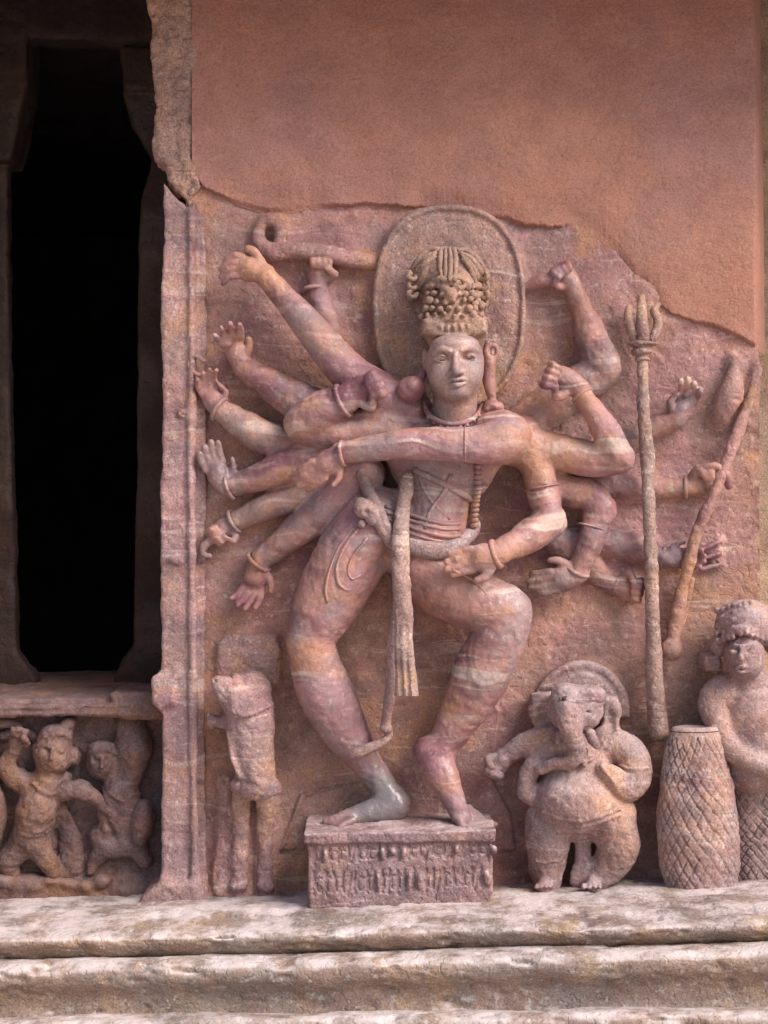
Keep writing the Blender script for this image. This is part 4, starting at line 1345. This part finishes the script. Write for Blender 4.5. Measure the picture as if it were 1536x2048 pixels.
# ================================================================== drummer
dm = thing('drummer', 'stone drummer with thick curled hair reaching over the netted drums', 'statue', P(1500, 1560, .03))
F = Field(1370, 1170, 1640, 1600, -.03, .24, .0034)
F.chain([(1500, 1375, .07, 46), (1500, 1440, .07, 66), (1508, 1520, .07, 70)], k=.02)
F.chain([(1448, 1380, .09, 34), (1425, 1405, .10, 29), (1440, 1460, .115, 25), (1466, 1500, .13, 25), (1510, 1528, .15, 22), (1556, 1540, .16, 19)], k=.012)
F.chain([(1560, 1385, .09, 34), (1590, 1440, .11, 28), (1580, 1510, .13, 24)], k=.012)
hand(F, 1562, 1542, .16, 20, .9, 'fist')
F.chain([(1488, 1345, .11, 30), (1490, 1375, .09, 34)], k=.015)
F.ell(1488, 1310, .13, 40, 50, .06, 0, k=.01)
F.ell(1490, 1330, .145, 30, 26, .045, 0, k=.015)
F.chain([(1484, 1295, .187, 5), (1482, 1316, .198, 7)], k=.005)
for x in (1468, 1504):
    F.ell(x, 1303, .188, 12, 6, .010, k=.005, sub=True)
    F.ell(x, 1304, .176, 10, 5, .012, k=.003)
F.chain([(1470, 1290, .18, 3), (1484, 1292, .187, 3), (1505, 1288, .18, 3)], k=.005)
F.chain([(1472, 1336, .185, 3.2), (1486, 1333, .194, 4), (1500, 1335, .186, 3.2)], k=.003)
F.chain([(1474, 1343, .186, 3), (1486, 1345, .19, 3.6), (1498, 1343, .184, 3)], k=.003)
FUSE.append(F)
F.obj('body', M_grey, dm, amp=1.2, chips=.003, seed=471)
F = Field(1400, 1170, 1600, 1360, -.03, .24, .0028)
F.ell(1490, 1250, .10, 60, 52, .085, -8, k=.01)
F.ell(1440, 1290, .08, 18, 26, .04, 10, k=.012)
F.ell(1545, 1280, .08, 18, 30, .04, -10, k=.012)
F.ell(1487, 1312, .20, 36, 42, .09, 0, k=.008, sub=True)
for j in range(5):
    for i in range(-5, 6):
        x = 1490 + i * 11 + rnd.uniform(-2, 2)
        y = 1206 + j * 15 + abs(i) * 3.2 + rnd.uniform(-2, 2)
        F.ell(x, y, .185 - .0020 * i * i - .010 * (4 - j), 6, 6.5, .010, k=.004)
F.chain([(1442, 1282, .14, 6), (1460, 1264, .17, 6.5), (1488, 1258, .183, 7), (1516, 1266, .17, 6.5), (1536, 1286, .14, 6)], k=.006)
F.obj('hair', M_grey, dm, amp=1.2, chips=.003, seed=473)
F = Field(1400, 1290, 1460, 1360, -.02, .16, .0028)
F.prism([(1410, 1310), (1440, 1308), (1446, 1326), (1442, 1344), (1412, 1344), (1407, 1328)], .0, .10, .010)
for yy in (1318, 1327, 1336):
    F.chain([(1405, yy, .102, 2), (1450, yy, .102, 2)], k=.003, sub=True)
F.obj('ear_ornament', M_grey, dm, amp=1., seed=474)

# ================================================================== frieze dwarfs in the side recess
dw = thing('frieze_dwarf', 'plump dancing dwarf with raised fist and topknot in the side frieze', 'statue', P(85, 1745, -.14), 'dwarfs in the side frieze')
F = Field(-40, 1410, 250, 1770, -.17, .03, .0036)
F.ell(105, 1506, -.08, 42, 44, .055, 0, k=.01)
F.ell(112, 1470, -.085, 34, 22, .045, 0, k=.012)
F.ell(136, 1450, -.09, 14, 16, .03, 30, k=.01)
F.ell(108, 1522, -.055, 27, 20, .035, 0, k=.012)
F.chain([(104, 1498, -.026, 4), (102, 1516, -.018, 5.5)], k=.005)
for x in (88, 122):
    F.ell(x, 1502, -.030, 11, 6, .010, k=.005, sub=True)
    F.ell(x, 1503, -.040, 8, 4.5, .010, k=.003)
F.chain([(92, 1533, -.026, 2), (104, 1536, -.02, 2), (118, 1532, -.026, 2)], k=.003, sub=True)
F.ell(152, 1512, -.10, 12, 20, .03, 0, k=.008)
F.ell(134, 1553, -.09, 9, 8, .02, k=.006)
F.chain([(95, 1570, -.09, 40), (78, 1615, -.08, 42), (66, 1668, -.085, 40)], k=.02)
F.ell(72, 1625, -.05, 34, 34, .035, 0, k=.02)
F.chain([(62, 1572, -.08, 26), (30, 1552, -.08, 21), (14, 1528, -.08, 18), (28, 1500, -.075, 16)], k=.01)
hand(F, 30, 1496, -.07, -75, .8, 'fist', thumb=1)
F.chain([(96, 1588, -.075, 22), (126, 1582, -.065, 18), (152, 1576, -.06, 18), (185, 1592, -.065, 16), (212, 1612, -.075, 13)], k=.01)
F.chain([(62, 1670, -.08, 36), (84, 1700, -.075, 24), (106, 1742, -.08, 15)], k=.015)
F.chain([(50, 1680, -.09, 32), (20, 1718, -.09, 22), (24, 1750, -.09, 16)], k=.015)
for x, y, r_ in ((10, 1470, 9), (30, 1464, 8), (52, 1466, 8), (70, 1474, 7)):
    F.ell(x, y, -.12, r_ + 8, r_, .02, k=.008)
F.chain(on(F, [(72, 1490, 3.5), (90, 1474, 4), (112, 1468, 4), (134, 1474, 4), (146, 1490, 3.5)], .002), k=.004, n=1)
for i in range(6):
    F.chain(on(F, [(84 + i * 11, 1468 - 2 * abs(i - 2.5), 1.6), (98 + i * 7, 1452, 1.6)], .004), k=.003, sub=True, n=1)
F.chain(on(F, [(66, 1566, 3.5), (84, 1584, 4), (104, 1588, 4), (124, 1574, 3.5)], .002), k=.004, n=1)
for dy in (0, 9):
    F.chain(on(F, [(34, 1655 + dy, 3), (60, 1664 + dy, 3.5), (88, 1660 + dy, 3), (104, 1650 + dy, 3)], .001), k=.004, n=1)
F.chain(on(F, [(52, 1590, 2), (70, 1606, 2.2), (86, 1630, 2)], .003), k=.004, sub=True, n=1)
F.chain([(118, 1600, -.09, 10), (132, 1640, -.10, 16), (142, 1690, -.11, 24), (140, 1740, -.11, 30)], k=.02, flat=.6)
F.ell(212, 1618, -.07, 13, 12, .02, k=.008)
F.obj('body', M_frieze, dw, amp=2.6, chips=.006, seed=481, smooth=2)

dw2 = thing('frieze_dwarf', 'shadowed dwarf with tall hair squatting against the border strip in the side frieze', 'statue', P(250, 1735, -.14), 'dwarfs in the side frieze')
F = Field(150, 1420, 330, 1770, -.17, .03, .0036)
F.ell(205, 1525, -.10, 32, 34, .045, 0, k=.01)
F.chain([(262, 1450, -.12, 32), (268, 1500, -.11, 38), (262, 1545, -.105, 30)], k=.015)
for x in (193, 216):
    F.ell(x, 1520, -.058, 9, 6, .010, k=.004, sub=True)
F.chain([(205, 1520, -.058, 4), (204, 1534, -.052, 5)], k=.005)
F.chain([(240, 1580, -.10, 34), (255, 1620, -.10, 36), (262, 1680, -.10, 32)], k=.02)
F.ell(284, 1648, -.065, 23, 50, .04, 4, k=.01)
F.chain([(235, 1575, -.085, 16), (222, 1610, -.075, 15), (240, 1655, -.07, 13)], k=.01)
F.chain([(245, 1690, -.085, 26), (212, 1700, -.08, 20), (190, 1722, -.09, 14), (180, 1742, -.09, 12)], k=.012)
F.chain([(270, 1690, -.09, 24), (290, 1720, -.09, 16)], k=.012)
F.ell(205, 1498, -.105, 30, 18, .04, 0, k=.01)
F.chain(on(F, [(176, 1510, 3), (192, 1502, 3.5), (210, 1500, 3.5), (232, 1508, 3)], .002), k=.004, n=1)
for yy in (1470, 1490, 1510, 1530):
    F.chain(on(F, [(238, yy, 2), (262, yy - 6, 2), (292, yy, 2)], .003), k=.004, sub=True, n=1)
F.chain(on(F, [(222, 1590, 3.5), (245, 1602, 3.5), (268, 1590, 3.5)], .002), k=.004, n=1)
F.chain([(225, 1600, -.09, 14), (206, 1625, -.085, 13), (212, 1655, -.08, 11)], k=.01)
F.ell(206, 1672, -.10, 30, 26, .03, 0, k=.02)
F.obj('body', M_frieze, dw2, amp=2.6, chips=.006, seed=483, smooth=2)

dw3 = thing('frieze_dwarf', 'rounded edge of a dwarf cut off behind the raised fist of the dancing one', 'statue', P(-30, 1740, -.14), 'dwarfs in the side frieze')
F = Field(-110, 1420, 40, 1780, -.17, .03, .004)
F.ell(-40, 1500, -.10, 40, 44, .05, 0, k=.01)
F.chain([(-40, 1570, -.09, 42), (-34, 1630, -.08, 48), (-36, 1690, -.09, 38)], k=.02)
F.chain([(-20, 1450, -.09, 13), (10, 1446, -.09, 12), (40, 1452, -.10, 9)], k=.01)
F.obj('body', M_frieze, dw3, amp=1.5, chips=.003, seed=485)

fuse(panel)
